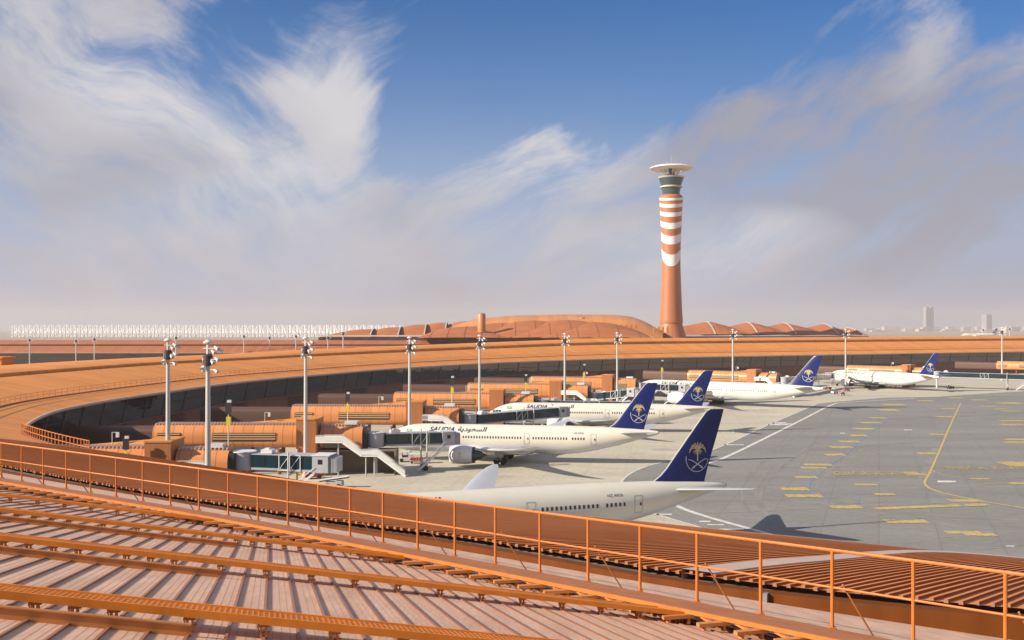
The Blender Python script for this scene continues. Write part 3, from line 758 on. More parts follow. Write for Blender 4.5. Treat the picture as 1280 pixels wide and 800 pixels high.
def make_plane(label, sc3=(1,1,1), big=False, reg='HZ-ARA'):
    sx, sy, sz = sc3
    root = empty('airliner', (0,0,0), 0, label, 'airliner', 'parked airliners with navy tails')
    X0 = 28.0
    T = lambda p: Vector(((p.x-X0)*sx, p.y*sy, p.z*sz))
    def fin_(b, name, mats, parent=root, smooth=False): return b.map(T).build(name, mats, parent, smooth)
    # fuselage
    b = MB(); n = 48; rows = []
    xs = []
    for i in range(len(STN)-1):
        k = 4 if STN[i+1][0]-STN[i][0] > 2 else 3
        xs += [lerp(STN[i][0],STN[i+1][0],j/k) for j in range(k)]
    xs.append(STN[-1][0])
    cm = catmull(STN, 6)
    def sm(x):
        px = [c[0] for c in cm]; return tuple(interp(x, px, [c[k] for c in cm]) for k in (1,2,3))
    for x in xs:
        zc, ry, rz = sm(x)
        rows.append([(x, ry*math.sin(2*math.pi*i/n), zc + rz*math.cos(2*math.pi*i/n)) for i in range(n)])
    b.rows(rows, 0, closed=True)
    b.add(rows[-1], [tuple(range(n))], 0)
    for fi, f in enumerate(b.f):
        i = min(f) % n if len(f) == 4 else 0
        ks = [j % n for j in f]; ang = sum(math.cos(2*math.pi*k/n) for k in ks)/len(ks)
        if ang < -0.38: b.m[fi] = 1
    fus = fin_(b, 'fuselage', [M['cream'], M['belly']], smooth=True)
    # belly fairing
    b = MB(); rows = []
    for k in range(17):
        t = k/16; x = lerp(17.5,36,t); w = math.sin(math.pi*t)**0.45
        rows.append([(x, math.cos(a)*(1.4+2.0*w), 2.75 + math.sin(a)*(0.6+0.75*w)) for a in [math.pi + math.pi*j/14 for j in range(15)]])
    b.rows(rows); fin_(b, 'belly_fairing', M['belly'], smooth=True)
    # APU exhaust
    b = MB(); b.tube((62.75,0,6.64),(62.95,0,6.65),0.22,0.2,10); fin_(b, 'tail_exhaust', M['hotmetal'])
    # windows: one mesh, copied along the cabin
    wmesh = None
    xsw = []
    def wrow(a, c, p=0.62):
        x = a
        while x < c: xsw.append(x); x += p
    wrow(7.2,15.9); wrow(19.3,32.5); wrow(35.2,43.0); wrow(44.0,46.6)
    for x in xsw:
        tp = x > 42.5
        zc, ry, rz = stn(x)
        if wmesh is None:
            m_ = MB(); m_.rows([[(dx, skin(20,5.38+dzz,-1,0.012), 5.38+dzz) for dx in (-0.15,0.15)] for dzz in (-0.24,-0.12,0,0.12,0.24)])
            o = m_.map(lambda p: Vector((p.x*sx,p.y*sy,p.z*sz))).build('window', M['winpane'], root); wmesh = o; o.location = ((x-X0)*sx,0,0)
        elif not tp:
            o = wmesh.copy(); COL.objects.link(o); o.location = ((x-X0)*sx,0,0)
        else:
            m_ = MB(); m_.rows([[(x+dx, skin(x,5.38+dzz,-1,0.03), 5.38+dzz) for dx in (-0.15,0.15)] for dzz in (-0.24,-0.12,0,0.12,0.24)])
            fin_(m_, 'window', M['winpane'])
    # doors
    for x in (5.6,17.6,33.7,48.6):
        m_ = MB(); z0, z1, w = 4.1, 6.35, 0.62
        zc, ry, rz = stn(x)
        def dstrip(x0,x1,za,zb):
            k = 8; m_.rows([[(xx, skin(xx,lerp(za,zb,j/k),-1,0.03), lerp(za,zb,j/k)) for xx in (x0,x1)] for j in range(k+1)])
        dstrip(x-w,x-w+0.09,z0,z1); dstrip(x+w-0.09,x+w,z0,z1); dstrip(x-w,x+w,z0,z0+0.09); dstrip(x-w,x+w,z1-0.09,z1)
        d_ = fin_(m_, 'door', M['line'])
        m_ = MB(); m_.rows([[(x+0.25+dx, skin(x,5.25+q,-1,0.035), 5.25+q) for dx in (-0.10,0.14)] for q in (-0.2,0,0.2)]); fin_(m_, 'door_window', M['winpane'], d_)
    # cockpit windows
    for k,(xa,xb) in enumerate(((1.55,2.35),(2.45,3.3),(3.4,4.2))):
        m_ = MB(); m_.rows([[(x, skin(x, lerp(5.15,5.75,j/4)+0.10*(x-1.5)*0.4, -1, 0.03), lerp(5.15,5.75,j/4)+0.10*(x-1.5)*0.4) for x in (xa,(xa+xb)/2,xb)] for j in range(5)])
        fin_(m_, 'cockpit_window', M['winpane'])
    # lettering
    def lettering(body, x0, x1, z0, h, name, m, shear=0.0, bold=0.02):
        vs, fs = text_mesh(body, 1.0, shear, 1.05, bold)
        a = min(v[0] for v in vs); c = max(v[0] for v in vs); lo = min(v[1] for v in vs); hi = max(v[1] for v in vs)
        bm = bmesh.new(); bv = [bm.verts.new((x0+(v[0]-a)/(c-a)*(x1-x0), 0, z0+(v[1]-lo)/(hi-lo)*h)) for v in vs]
        for f in fs:
            try: bm.faces.new([bv[i] for i in f])
            except ValueError: pass
        for j in range(1,8):
            bmesh.ops.bisect_plane(bm, geom=bm.verts[:]+bm.edges[:]+bm.faces[:], plane_co=(0,0,z0+h*j/8), plane_no=(0,0,1))
        bm.verts.index_update()
        m_ = MB(); m_.add([(v.co.x, skin(v.co.x, v.co.z, -1, 0.035), v.co.z) for v in bm.verts], [[v.index for v in f.verts] for f in bm.faces]); bm.free()
        fin_(m_, name, m)
    lettering('SAUDIA', 11.3, 17.1, 6.42, 0.95, 'title_lettering', M['navytxt'], 0.35, 0.03)
    lettering('\uFE94\uFEF3\uFEA9\uFEEE\uFECC\uFEB4\uFEDF\uFE8D', 17.9, 24.6, 6.25, 1.2, 'arabic_lettering', M['navytxt'], 0.2, 0.03)
    lettering(reg, 44.2, 46.4, 6.35, 0.34, 'registration', M['navytxt'], 0.1, 0.0)
    m_ = MB(); m_.rows([[(x, skin(x, lerp(6.15,6.85,j/5), -1, 0.03), lerp(6.15,6.85,j/5)) for x in (5.9,6.4,6.9,7.2)] for j in range(6)])
    fl = fin_(m_, 'flag', M['green'])
    m_ = MB(); m_.rows([[(x, skin(x, z, -1, 0.05), z) for x in (6.2,6.55,6.9)] for z in (6.38,6.44)]); m_.rows([[(x, skin(x, z, -1, 0.05), z) for x in (6.25,6.55,6.85)] for z in (6.55,6.68)]); fin_(m_, 'flag_sword', M['nacelle'], fl)
    # wings
    WS = [(1.8,18.6,13.8,2.9,0.13),(4.2,21.4,11.2,3.05,0.125),(9.7,25.1,7.4,3.5,0.11),(16,29.2,5.6,4.15,0.10),(24,33.9,4.0,5.2,0.095),(27,36.0,3.2,5.8,0.09),(29,37.8,2.1,6.3,0.08),(30,39.2,0.9,6.6,0.06)]
    AF = [(0,0),(0.02,0.30),(0.08,0.62),(0.2,0.9),(0.35,1.0),(0.55,0.85),(0.75,0.52),(1.0,0.03)]
    def foil(st, side, lift=1.0):
        y, le, ch, z, th = st; t = ch*th/2; pts = []
        for f,h in AF: pts.append((le+f*ch, side*y, z+h*t*1.15 - 0.02*f*ch*0))
        for f,h in AF[-2:0:-1]: pts.append((le+f*ch, side*y, z-h*t*0.75))
        return pts
    for side in (-1,1):
        m_ = MB(); rws = [foil(s,side) for s in WS]; m_.rows(rws, 0, closed=True); m_.add(rws[-1],[tuple(range(len(rws[-1])))])
        wg = fin_(m_, 'wing', M['wing'], smooth=True)
        for yf in (6.8,13.2,18.8):
            ys = [s[0] for s in WS]; le = interp(yf,ys,[s[1] for s in WS]); ch = interp(yf,ys,[s[2] for s in WS]); zz = interp(yf,ys,[s[3] for s in WS])
            m_ = MB(); rws = []
            for t,r in ((0.45,0.05),(0.6,0.26),(0.85,0.30),(1.05,0.2),(1.16,0.03)):
                rws.append([(le+t*ch, side*yf+0.6*r*math.cos(a), zz-0.22-r*0.6+r*math.sin(a)) for a in [2*math.pi*k/8 for k in range(8)]])
            m_.rows(rws,0,closed=True); fin_(m_, 'flap_fairing', M['wing'], wg, True)
        # engine
        cy, cz = side*9.75, 2.42
        def lx(prof, mi=0, nn=28):
            q = MB(); q.rows([[(x, cy+r*math.cos(2*math.pi*k/nn), cz+r*math.sin(2*math.pi*k/nn)) for k in range(nn)] for x,r in prof], mi, closed=True); return q
        en = fin_(lx([(18.1,1.42),(17.9,1.52),(17.85,1.62),(18.0,1.74),(18.6,1.88),(19.6,1.94),(21.0,1.92),(22.2,1.80),(22.9,1.68)]), 'engine_nacelle', M['nacelle'], smooth=True)
        fin_(lx([(17.86,1.60),(17.95,1.48),(18.3,1.42),(19.2,1.44)]), 'intake_lip', M['hotmetal'], en, True)
        q = lx([(19.1,1.46),(19.05,0.4),(18.7,0.02)]); fin_(q, 'fan', M['dark'], en)
        # chevron nozzle
        q = MB(); nn = 36; r0 = [(22.88, cy+1.685*math.cos(2*math.pi*k/nn), cz+1.685*math.sin(2*math.pi*k/nn)) for k in range(nn)]
        r1 = [(23.55 if k % 2 else 23.05, cy+1.6*math.cos(2*math.pi*k/nn), cz+1.6*math.sin(2*math.pi*k/nn)) for k in range(nn)]
        q.rows([r0,r1],0,closed=True); fin_(q, 'chevron_nozzle', M['hotmetal'], en)
        q = lx([(22.8,1.50),(22.9,1.15),(24.2,0.92),(24.9,0.66),(24.9,0.48),(26.2,0.05)]); fin_(q, 'exhaust_cone', M['hotmetal'], en, True)
        q = MB(); q.add([(19.6,cy-0.22,4.2),(25.6,cy-0.22,3.6),(27.5,cy-0.05,3.35),(26.0,cy-0.2,2.9),(22.3,cy-0.22,4.0),(19.6,cy+0.22,4.2),(25.6,cy+0.22,3.6),(27.5,cy+0.05,3.35),(26.0,cy+0.2,2.9),(22.3,cy+0.22,4.0)],
              [(0,1,2,3,4),(9,8,7,6,5),(0,5,6,1),(1,6,7,2),(2,7,8,3),(3,8,9,4),(4,9,5,0)]); fin_(q, 'pylon', M['wing'])
        if side < 0:
            go, si = emblem_polys(); q = MB()
            def nmap(p):
                z = cz+0.15 + p.y*0.9; x = 20.3 + p.x*0.9; r = 1.965; return (x, cy - math.sqrt(max(0.01,r*r-(z-cz)**2)), z)
            for pg in go+si: q.add([nmap(p) for p in pg], [tuple(range(len(pg)))])
            fin_(q, 'engine_emblem', M['gold'], en)
    # tailplanes
    for side in (-1,1):
        S_ = [(0.5,53.6,6.3,6.45,0.10),(4.5,56.6,4.4,6.95,0.09),(8.6,59.7,2.5,7.45,0.08),(9.8,61.0,1.2,7.6,0.06)]
        m_ = MB(); rws = [foil(s,side) for s in S_]; m_.rows(rws,0,closed=True); m_.add(rws[-1],[tuple(range(len(rws[-1])))])
        fin_(m_, 'tailplane', M['wing'], smooth=True)
    # fin
    FS = [(6.7,50.6,8.9),(7.6,52.0,7.7),(8.3,53.0,6.9),(9.2,53.9,6.25),(10.5,54.9,5.65),(13,56.9,4.5),(15.5,58.9,3.3),(16.7,59.9,2.65),(17.0,60.5,2.1)]
    def fth(x, z):
        zs = [s[0] for s in FS]; le = interp(z,zs,[s[1] for s in FS]); ch = interp(z,zs,[s[2] for s in FS])
        f = max(0,min(1,(x-le)/ch)); return ch*0.045*interp(f,[a for a,_ in AF],[h for _,h in AF])
    m_ = MB(); rws = []
    for z,le,ch in FS:
        ring = [(le+f*ch, -h*ch*0.045, z) for f,h in AF] + [(le+f*ch, h*ch*0.045, z) for f,h in AF[-2:0:-1]]
        rws.append(ring)
    m_.rows(rws,0,closed=True); m_.add(rws[-1],[tuple(range(len(rws[-1])))])
    fn = fin_(m_, 'fin', M['tail'], smooth=True)
    m_ = MB(); le_pts = []
    for (z,le,ch),(z2,le2,ch2) in zip(FS[:-1],FS[1:]):
        m_.tube((le+0.02,0,z),(le2+0.02,0,z2),0.085,n=6,caps=False)
    fin_(m_, 'leading_edge', M['silver'], fn, True)
    go, si = emblem_polys()
    for polys, mm, nm_ in ((go,M['gold'],'palm_emblem'),(si,M['silver'],'sword_emblem')):
        q = MB()
        for side in (-1,1):
            for pg in polys:
                pts = []
                for p in pg:
                    x = 58.4 + p.x*3.15; z = 10.75 + p.y*3.2
                    pts.append((x, side*(fth(x,z)+0.03), z))
                q.add(pts, [tuple(range(len(pts)))])
        fin_(q, nm_, mm, fn)
    # landing gear
    def wheel(b, x, y, r, w): b.tube((x,y-w/2,r),(x,y+w/2,r),r,n=18)
    g = MB(); g.tube((5.6,0,0.7),(5.3,0,2.6),0.12,n=8); g.tube((5.5,0,1.2),(7.2,0,2.3),0.07,n=6); ng = fin_(g, 'nose_gear', M['strut'])
    for y in (-0.32,0.32): g = MB(); wheel(g,5.6,y,0.5,0.3); fin_(g, 'wheel', M['tyre'], ng)
    for side in (-1,1):
        y0 = side*4.9; g = MB(); g.tube((28.1,y0,0.8),(28.0,y0-side*0.3,3.3),0.19,n=10); g.tube((28.1,y0,1.6),(27.6,y0-side*2.0,2.7),0.1,n=6)
        g.beam((26.9,y0,0.62),(29.3,y0,0.62),0.25,0.25); g.box(27.0,28.9,y0-0.03+side*0.5,y0+0.03+side*0.5,1.5,2.9)
        mg = fin_(g, 'main_gear', M['strut'])
        for x in ((26.9,28.1,29.3) if big else (27.35,28.85)):
            for dy in (-0.55,0.55):
                g = MB(); wheel(g,x,y0+dy,0.66,0.46); fin_(g, 'wheel', M['tyre'], mg)
    return root
def place_plane(o, tail, phi, sc, L=62.8, sx=1.0):
    """tail: ground point below the tail end; phi: bearing of the tail seen from the nose"""
    back = (L-28.0*1.0)*sc*sx
    o.location = (tail[0]-math.cos(phi)*back, tail[1]-math.sin(phi)*back, 0); o.rotation_euler = (0,0,phi); o.scale = (sc,sc,sc)
    return o
pl_a = make_plane('nearest cream airliner with navy tail, mostly hidden behind the roof edge', reg='HZ-AR26')
KIDS[pl_a.name] = [(c, kids(c)) for c in kids(pl_a)]
def plane_copy(tail, phi, sc, label):
    o = dup(pl_a, (0,0,0), 0, label); return place_plane(o, tail, phi, sc)
plb_ = plane_copy((30.0,206), R(-9), 0.925, 'cream airliner docked at the glass bridge with its white engine in full view')
plb_.scale.z = 0.985
plane_copy((54.0,269), R(-7), 0.975, 'cream airliner whose navy tail rises behind the second nearest navy tail')
plane_copy((186.5,439), R(-60), 1.0, 'farthest docked cream airliner, angled to show its engine intake')
plane_copy((1425,2950), R(-10), 1.6, 'tiny distant white airliner with blue tail beyond the roof at far right')
place_plane(pl_a, (29.0,137), R(19), 1.0)
for c_ in kids(pl_a):
    if 'lettering' in c_.name: c_.location.x -= 2.2
pl_b = make_plane('longest cream airliner with triple axle main wheels, parked tail outward in mid distance', (1.177,1.06,1.085), True, 'HZ-AK35')
place_plane(pl_b, (106.5,344), R(-35.5), 1.0, 62.8, 1.177)

# ------------------------------------------------------------------ FIXED WALKWAYS (fingers), local origin under the bridge head, body towards -x
def make_finger(label):
    root = empty('fixed_walkway', (0,0,0), 0, label, 'walkway', 'orange fixed walkways from the terminal')
    def sect(w, z0, z1, rt, rb):
        pts = []
        for cx, cz, r, a0 in ((w/2-rt,z1-rt,rt,0),(-w/2+rt,z1-rt,rt,90),(-w/2+rb,z0+rb,rb,180),(w/2-rb,z0+rb,rb,270)):
            for k in range(7):
                t = R(a0+k*15); pts.append((cx+r*math.cos(t), cz+r*math.sin(t)))
        return pts
    def tube_(x0, x1, w, z0, z1, rt, rb, name, m, dome=0.0):
        s = sect(w,z0,z1,rt,rb); b = MB(); rws = []; us = []
        for x in (x0, x1):
            rws.append([(x,y,z) for y,z in s]); us.append([(x, i*0.3) for i in range(len(s))])
        b.rows(rws,0,closed=True,uv=us); 
        for r in rws: b.add(r,[tuple(range(len(r)))])
        return b.build(name, m, root, True)
    body = tube_(-40,-10.5,5.6,5.1,9.6,2.3,1.2,'tube_shell',M['shell'])
    tube_(-62,-40.02,4.6,4.9,9.0,1.0,0.8,'link_shell',M['linkm'])
    head = tube_(-8.0,0,5.4,5.0,9.35,2.2,1.1,'head_shell',M['shell'])
    # ribs over the roof edge
    for xa_, xb_, zt_, par in ((-39.7,-10.8,9.58,body),(-7.8,-0.3,9.33,head)):
        b = MB(); x = xa_
        while x < xb_: b.box(x-0.09,x+0.09,-1.6,1.6,zt_-0.2,zt_+0.14); x += 0.62
        b.box(xa_,xb_,-0.2,0.2,zt_-0.1,zt_+0.05)
        b.build('roof_rib', M['pale'], par)
    for xa, xb in ((-28.5,-16.4),(-39.0,-34.6)):
        b = MB(); b.box(xa,xb,-2.84,-2.70,6.35,8.0); lv = b.build('louvre_panel', M['louvre'], root)
        b = MB()
        for z in (6.75,7.2,7.65): b.box(xa+0.1,xb-0.1,-2.95,-2.82,z,z+0.2)
        b.build('slat', M['slat'], lv)
    b = MB(); s_ = [(-12.4,-3.5),(-8.4,-3.5),(-8.4,2.9),(-12.4,2.9)]
    b.rows([[(x,y,0) for x,y in s_],[(x,y,10.5) for x,y in s_]],0,closed=True,uv=[[(0,0),(4,0),(10.4,0),(14.4,0)],[(0,9),(4,9),(10.4,9),(14.4,9)]]); b.add([(x,y,10.5) for x,y in s_],[(0,1,2,3)])
    b.build('lift_core', M['core'], root)
    b = MB(); b.box(-12.5,-8.3,-3.6,3.0,10.5,10.75); b.build('core_cap', M['roof'], root)
    b = MB(); b.box(-7.4,-3.2,-2.78,-2.66,5.2,7.5); b.build('doorway', M['undercroft'], root)
    b = MB(); b.box(0.0,0.9,-2.2,2.2,5.0,8.7); b.build('end_portal', M['dark'], root)
    b = MB(); b.box(-8.3,6.5,1.2,1.6,0,4.6); b.box(6.1,6.5,-2.6,1.2,0,4.6); b.box(-8.3,6.5,-2.6,1.2,4.45,4.7); b.build('base_wall', M['undercroft'], root)
    for x in (-37,-30,-22,-16):
        for y in (-1.7,1.7):
            b = MB(); b.tube((x,y,0),(x,y,4.75),0.38,n=12); b.build('column', M['wall'], root)
    b = MB(); b.box(-3.6,-1.2,-1.0,1.0,9.4,10.0); b.build('roof_unit', M['bridgew'], root)
    b = MB(); b.add([(-24,2.9,9.0),(-13,2.9,9.0),(-13,6.0,9.2),(-24,6.0,9.2),(-12.6,4.4,10.3),(-13,2.9,8.4),(-13,6.0,8.4),(-24,2.9,8.4),(-24,6.0,8.4)],[(0,1,4),(1,2,4),(2,3,4),(3,0,4),(7,5,1,0),(5,6,2,1),(6,8,3,2),(8,7,0,3)]); b.build('side_roof', M['roof'], root)
    b = MB(); b.tube((-20,3.2,8.8),(-20,3.2,11.4),0.06,n=6); b.box(-20.05,-19.1,3.15,3.25,11.35,11.42); b.box(-19.35,-18.9,3.0,3.4,10.6,11.4); b.build('roof_camera', M['bridgew'], root)
    return root
FIN = [ (-43.7,157,0.0), (-28.6,194.5,0.0), (-12.4,239,-3), (6.3,284,-6), (25,330,-9), (46,372,-15), (110,415,-36), (196,470,-42), (300,532,-40)]
flab = ['nearest orange fixed walkway, low behind the roof edge at left', 'orange fixed walkway second from the front, above the white zigzag stair', 'orange fixed walkway behind the nose of the airliner with the visible engine',
        'orange fixed walkway fourth from the front, behind the second airliner row', 'fifth orange fixed walkway from the front, with a sloping idle bridge', 'sixth orange fixed walkway, ending beside the longest airliner nose',
        'orange fixed walkway behind the body of the longest airliner', 'reddish fixed walkway behind the farthest docked airliner', 'reddish fixed walkway cut by the right edge of the photo']
fing = []
for i,(x,y,a) in enumerate(FIN):
    if i == 0:
        f0 = make_finger(flab[0]); f0.location = (x,y,0); f0.rotation_euler = (0,0,R(a)); fing.append(f0)
    else: fing.append(dup(f0,(x,y,0),R(a),flab[i]))
for f_ in fing[7:]:
    for c_ in kids(f_):
        if c_.name.startswith('base_wall'): bpy.data.objects.remove(c_)
# stairs from the fixed walkways
def make_stair(label):
    root = empty('apron_stair', (0,0,0), 0, label, 'stair', 'white stairs from the fixed walkways')
    y0, y1 = -5.3, -3.7
    def railing(pts, nm_='railing'):
        for y in (y0,y1):
            b = MB()
            for (xa,za),(xb,zb) in zip(pts[:-1],pts[1:]):
                for h in (0.35,0.7,1.1): b.beam((xa,y,za+h),(xb,y,zb+h),0.06,0.06)
                b.add([(xa,y+0.01,za+0.12),(xb,y+0.01,zb+0.12),(xb,y+0.01,zb+0.95),(xa,y+0.01,za+0.95)],[(0,1,2,3)])
                n = max(2,int(abs(xb-xa)/0.35))
                for k in range(n+1): b.beam((lerp(xa,xb,k/n),y-0.02,lerp(za,zb,k/n)),(lerp(xa,xb,k/n),y-0.02,lerp(za,zb,k/n)+1.1),0.05,0.05,up=(0,1,0))
            b.build(nm_, M['stairw'], root)
    def flight(xa,za,xb,zb):
        b = MB(); n = max(3,int((za-zb)/0.18))
        for k in range(n):
            x = lerp(xa,xb,(k+0.5)/n); z = lerp(za,zb,(k+0.5)/n); b.box(x-0.17,x+0.17,y0+0.05,y1-0.05,z-0.06,z)
        for y in (y0,y1): b.beam((xa,y,za-0.25),(xb,y,zb-0.25),0.1,0.42)
        b.build('stair_flight', M['stairw'], root)
    b = MB(); b.box(-8.4,-3.4,y0,y1,6.35,6.6); b.build('platform', M['stairw'], root)
    flight(-3.4,6.5,0.2,4.0); b = MB(); b.box(0.2,3.2,y0,y1,3.78,4.0); b.build('landing', M['stairw'], root); flight(3.2,4.0,8.4,0.15)
    railing([(-8.4,6.6),(-3.4,6.6),(0.2,4.0),(3.2,4.0),(8.4,0.15)])
    for x in (1.0,2.6):
        b = MB(); b.tube((x,-4.5,0),(x,-4.5,3.8),0.12,n=8); b.build('leg', M['pole'], root)
    b = MB(); b.tube((-4.2,-4.5,0),(-4.2,-4.5,6.4),0.14,n=8); b.build('leg', M['pole'], root)
    return root
st_lab = ['white stair partly hidden behind the near roof edge at left', 'white zigzag stair in full view before the vacant stand', 'pale stair just above the nose of the airliner with the visible engine', None, 'pale stair beside the sloping idle bridge', None, 'white stair seen over the roof of the longest airliner']
s0 = None
for i,lab in enumerate(st_lab):
    if not lab: continue
    x,y,a = FIN[i]
    if s0 is None:
        s0 = make_stair(lab); s0.location = (x,y,0); s0.rotation_euler = (0,0,R(a))
    else: dup(s0,(x,y,0),R(a),lab)

# ------------------------------------------------------------------ JET BRIDGES
def jet_bridge(p0, p1, z0, z1, label, legt=0.62, docked=True):
    p0 = Vector((*p0,0)); p1 = Vector((*p1,0)); L = (p1-p0).length; ang = math.atan2(p1.y-p0.y, p1.x-p0.x)
    root = empty('jet_bridge', tuple(p0), ang, label, 'jet bridge', 'glass sided jet bridges')
    zf = lambda x: lerp(z0,z1,x/L)
    b = MB(); b.lathe([(1.75,z0-0.2),(1.75,z0+2.5)],20,caps=True); b.build('rotunda', M['bridgeg'], root, True)
    b = MB(); b.lathe([(1.9,z0+2.5),(1.9,z0+2.65)],20,caps=True); b.build('rotunda_roof', M['bridgew'], root)
    b = MB(); b.tube((0,0,0),(0,0,z0-0.2),0.5,n=14); b.build('rotunda_column', M['pole'], root, True)
    split = L*0.46
    for (xa,xb,w,dzz,nmx) in ((1.7,split+1.2,1.3,0.0,'inner'),(split,L-2.6,1.46,0.12,'outer')):
        def pan(xa,xb,y,za,zb,b): b.add([(xa,y,zf(xa)+za),(xb,y,zf(xb)+za),(xb,y,zf(xb)+zb),(xa,y,zf(xa)+zb)],[(0,1,2,3)])
        b = MB()
        for y in (-w,w): pan(xa,xb,y,0.28-dzz*0.5,2.25+dzz*0.5,b)
        tn = b.build('tunnel_glass', M['bglass'], root, fixn=False)
        b = MB(); b.beam((xa,0,zf(xa)+2.25+dzz*0.5),(xb,0,zf(xb)+2.25+dzz*0.5),2*w+0.1,0.12); b.build('tunnel_roof', M['bridgeg'], tn)
        b = MB(); b.beam((xa,0,zf(xa)-0.06-dzz*0.5),(xb,0,zf(xb)-0.06-dzz*0.5),2*w+0.1,0.34); b.build('tunnel_floor', M['bridgeg'], tn)
        n = max(3,int((xb-xa)/3.0))
        for k in range(n+1):
            x = lerp(xa+0.05,xb-0.05,k/n)
            for y in (-w-0.03,w+0.03): b = MB(); b.beam((x,y,zf(x)+0.25),(x,y,zf(x)+2.3),0.035,0.05,up=(1,0,0)); b.build('glass_mullion', M['dark'], tn)
    xa = split-0.4               # white lattice bay where the tunnels overlap
    for y in (-1.58,1.58):
        b = MB()
        for k in range(3):
            x = xa+k*1.7; b.beam((x,y,zf(x)-0.05),(x,y,zf(x)+2.4),0.12,0.12,up=(1,0,0))
            if k < 2: b.beam((x,y,zf(x)+0.05),(x+1.7,y,zf(x)+2.3),0.08,0.08,up=(0,1,0))
        for h in (-0.05,2.3): b.beam((xa,y,zf(xa)+h),(xa+3.4,y,zf(xa+3.4)+h),0.12,0.12)
        b.build('lattice_frame', M['bridgew'], root)
    b = MB(); b.box(L-2.7,L-0.2,-1.85,1.85,z1-0.15,z1+2.45); cab = b.build('cab', M['bridgeg'], root)
    b = MB(); b.box(L-2.85,L+0.05,-1.95,1.95,z1+2.45,z1+2.57); b.build('cab_roof', M['bridgew'], cab)
    b = MB(); b.box(L-1.8,L-1.1,-1.89,-1.85,z1+1.2,z1+1.9); b.build('cab_window', M['winpane'], cab)
    b = MB(); n = 6
    for k in range(n): b.box(L-0.2+k*0.22,L-0.06+k*0.22,-1.65+0.02*k,1.65-0.02*k,z1-0.1,z1+2.35-0.04*k)
    b.build('canopy_bellows', M['bridgeg'], cab)
    xl = L*legt
    b = MB()
    for y in (-1.95,1.95): b.tube((xl,y,0.9),(xl,y,zf(xl)+2.9),0.14,n=10)
    b.beam((xl,-1.95,1.2),(xl,1.95,1.2),0.4,0.35); b.beam((xl,-1.95,zf(xl)-0.7),(xl,1.95,zf(xl)-0.7),0.35,0.3)
    lg = b.build('drive_column', M['pole'], root)
    for y in (-1.0,1.0):
        b = MB(); b.tube((xl,y-0.22,0.55),(xl,y+0.22,0.55),0.55,n=14); b.build('wheel', M['tyre'], lg)
    b = MB()
    for y in (-2.6,-1.95):
        b.beam((L-2.2,y,z1-0.3),(L-2.2-z1*1.15,y,0.15),0.1,0.3); b.beam((L-2.2,y,z1+0.7),(L-2.2-z1*1.15,y,1.15),0.06,0.06)
    for k in range(16):
        t = (k+0.5)/16; x = L-2.2-z1*1.15*t; z = lerp(z1-0.1,0.2,t); b.box(x-0.15,x+0.15,-2.6,-1.95,z-0.03,z+0.02)
    b.build('service_stair', M['bridgew'], root)
    b = MB(); b.box(3.0,4.8,-0.8,0.8,z0+2.37,z0+2.95); b.box(3.5,4.2,-0.4,0.4,z0+2.95,z0+3.15); b.build('roof_unit', M['bridgew'], root)
    return root
jet_bridge((-41.8,157), (-27.6,155.0), 6.2, 6.0, 'idle glass jet bridge nearest the camera, ending under the white zigzag stair', 0.55)
jet_bridge((-26.4,194.5), (-11.8,200.5), 5.25, 5.0, 'glass jet bridge docked to the airliner with the visible engine')
jet_bridge((-10.2,239), (13.0,257), 5.0, 5.5, 'glass jet bridge docked to the airliner in the second row, with two lattice bays')
jet_bridge((8.6,284), (34.0,292), 5.2, 4.2, 'long low glass jet bridge seen above the roof of the second row airliner')
jet_bridge((27.0,330), (40.0,322), 4.3, 6.2, 'sloping idle glass jet bridge in front of an orange walkway, sixth row back')
jet_bridge((48.0,371), (63.5,365), 5.2, 4.9, 'glass jet bridge docked to the longest airliner, seen between two navy tails')
jet_bridge((112,413.6), (149,470), 5.2, 4.6, 'glass jet bridge docked to the farthest docked airliner, beyond its neighbour tail')
jet_bridge((198,468.5), (233,447), 5.2, 4.8, 'long idle glass jet bridge on struts to the right of the farthest docked airliner', 0.72)

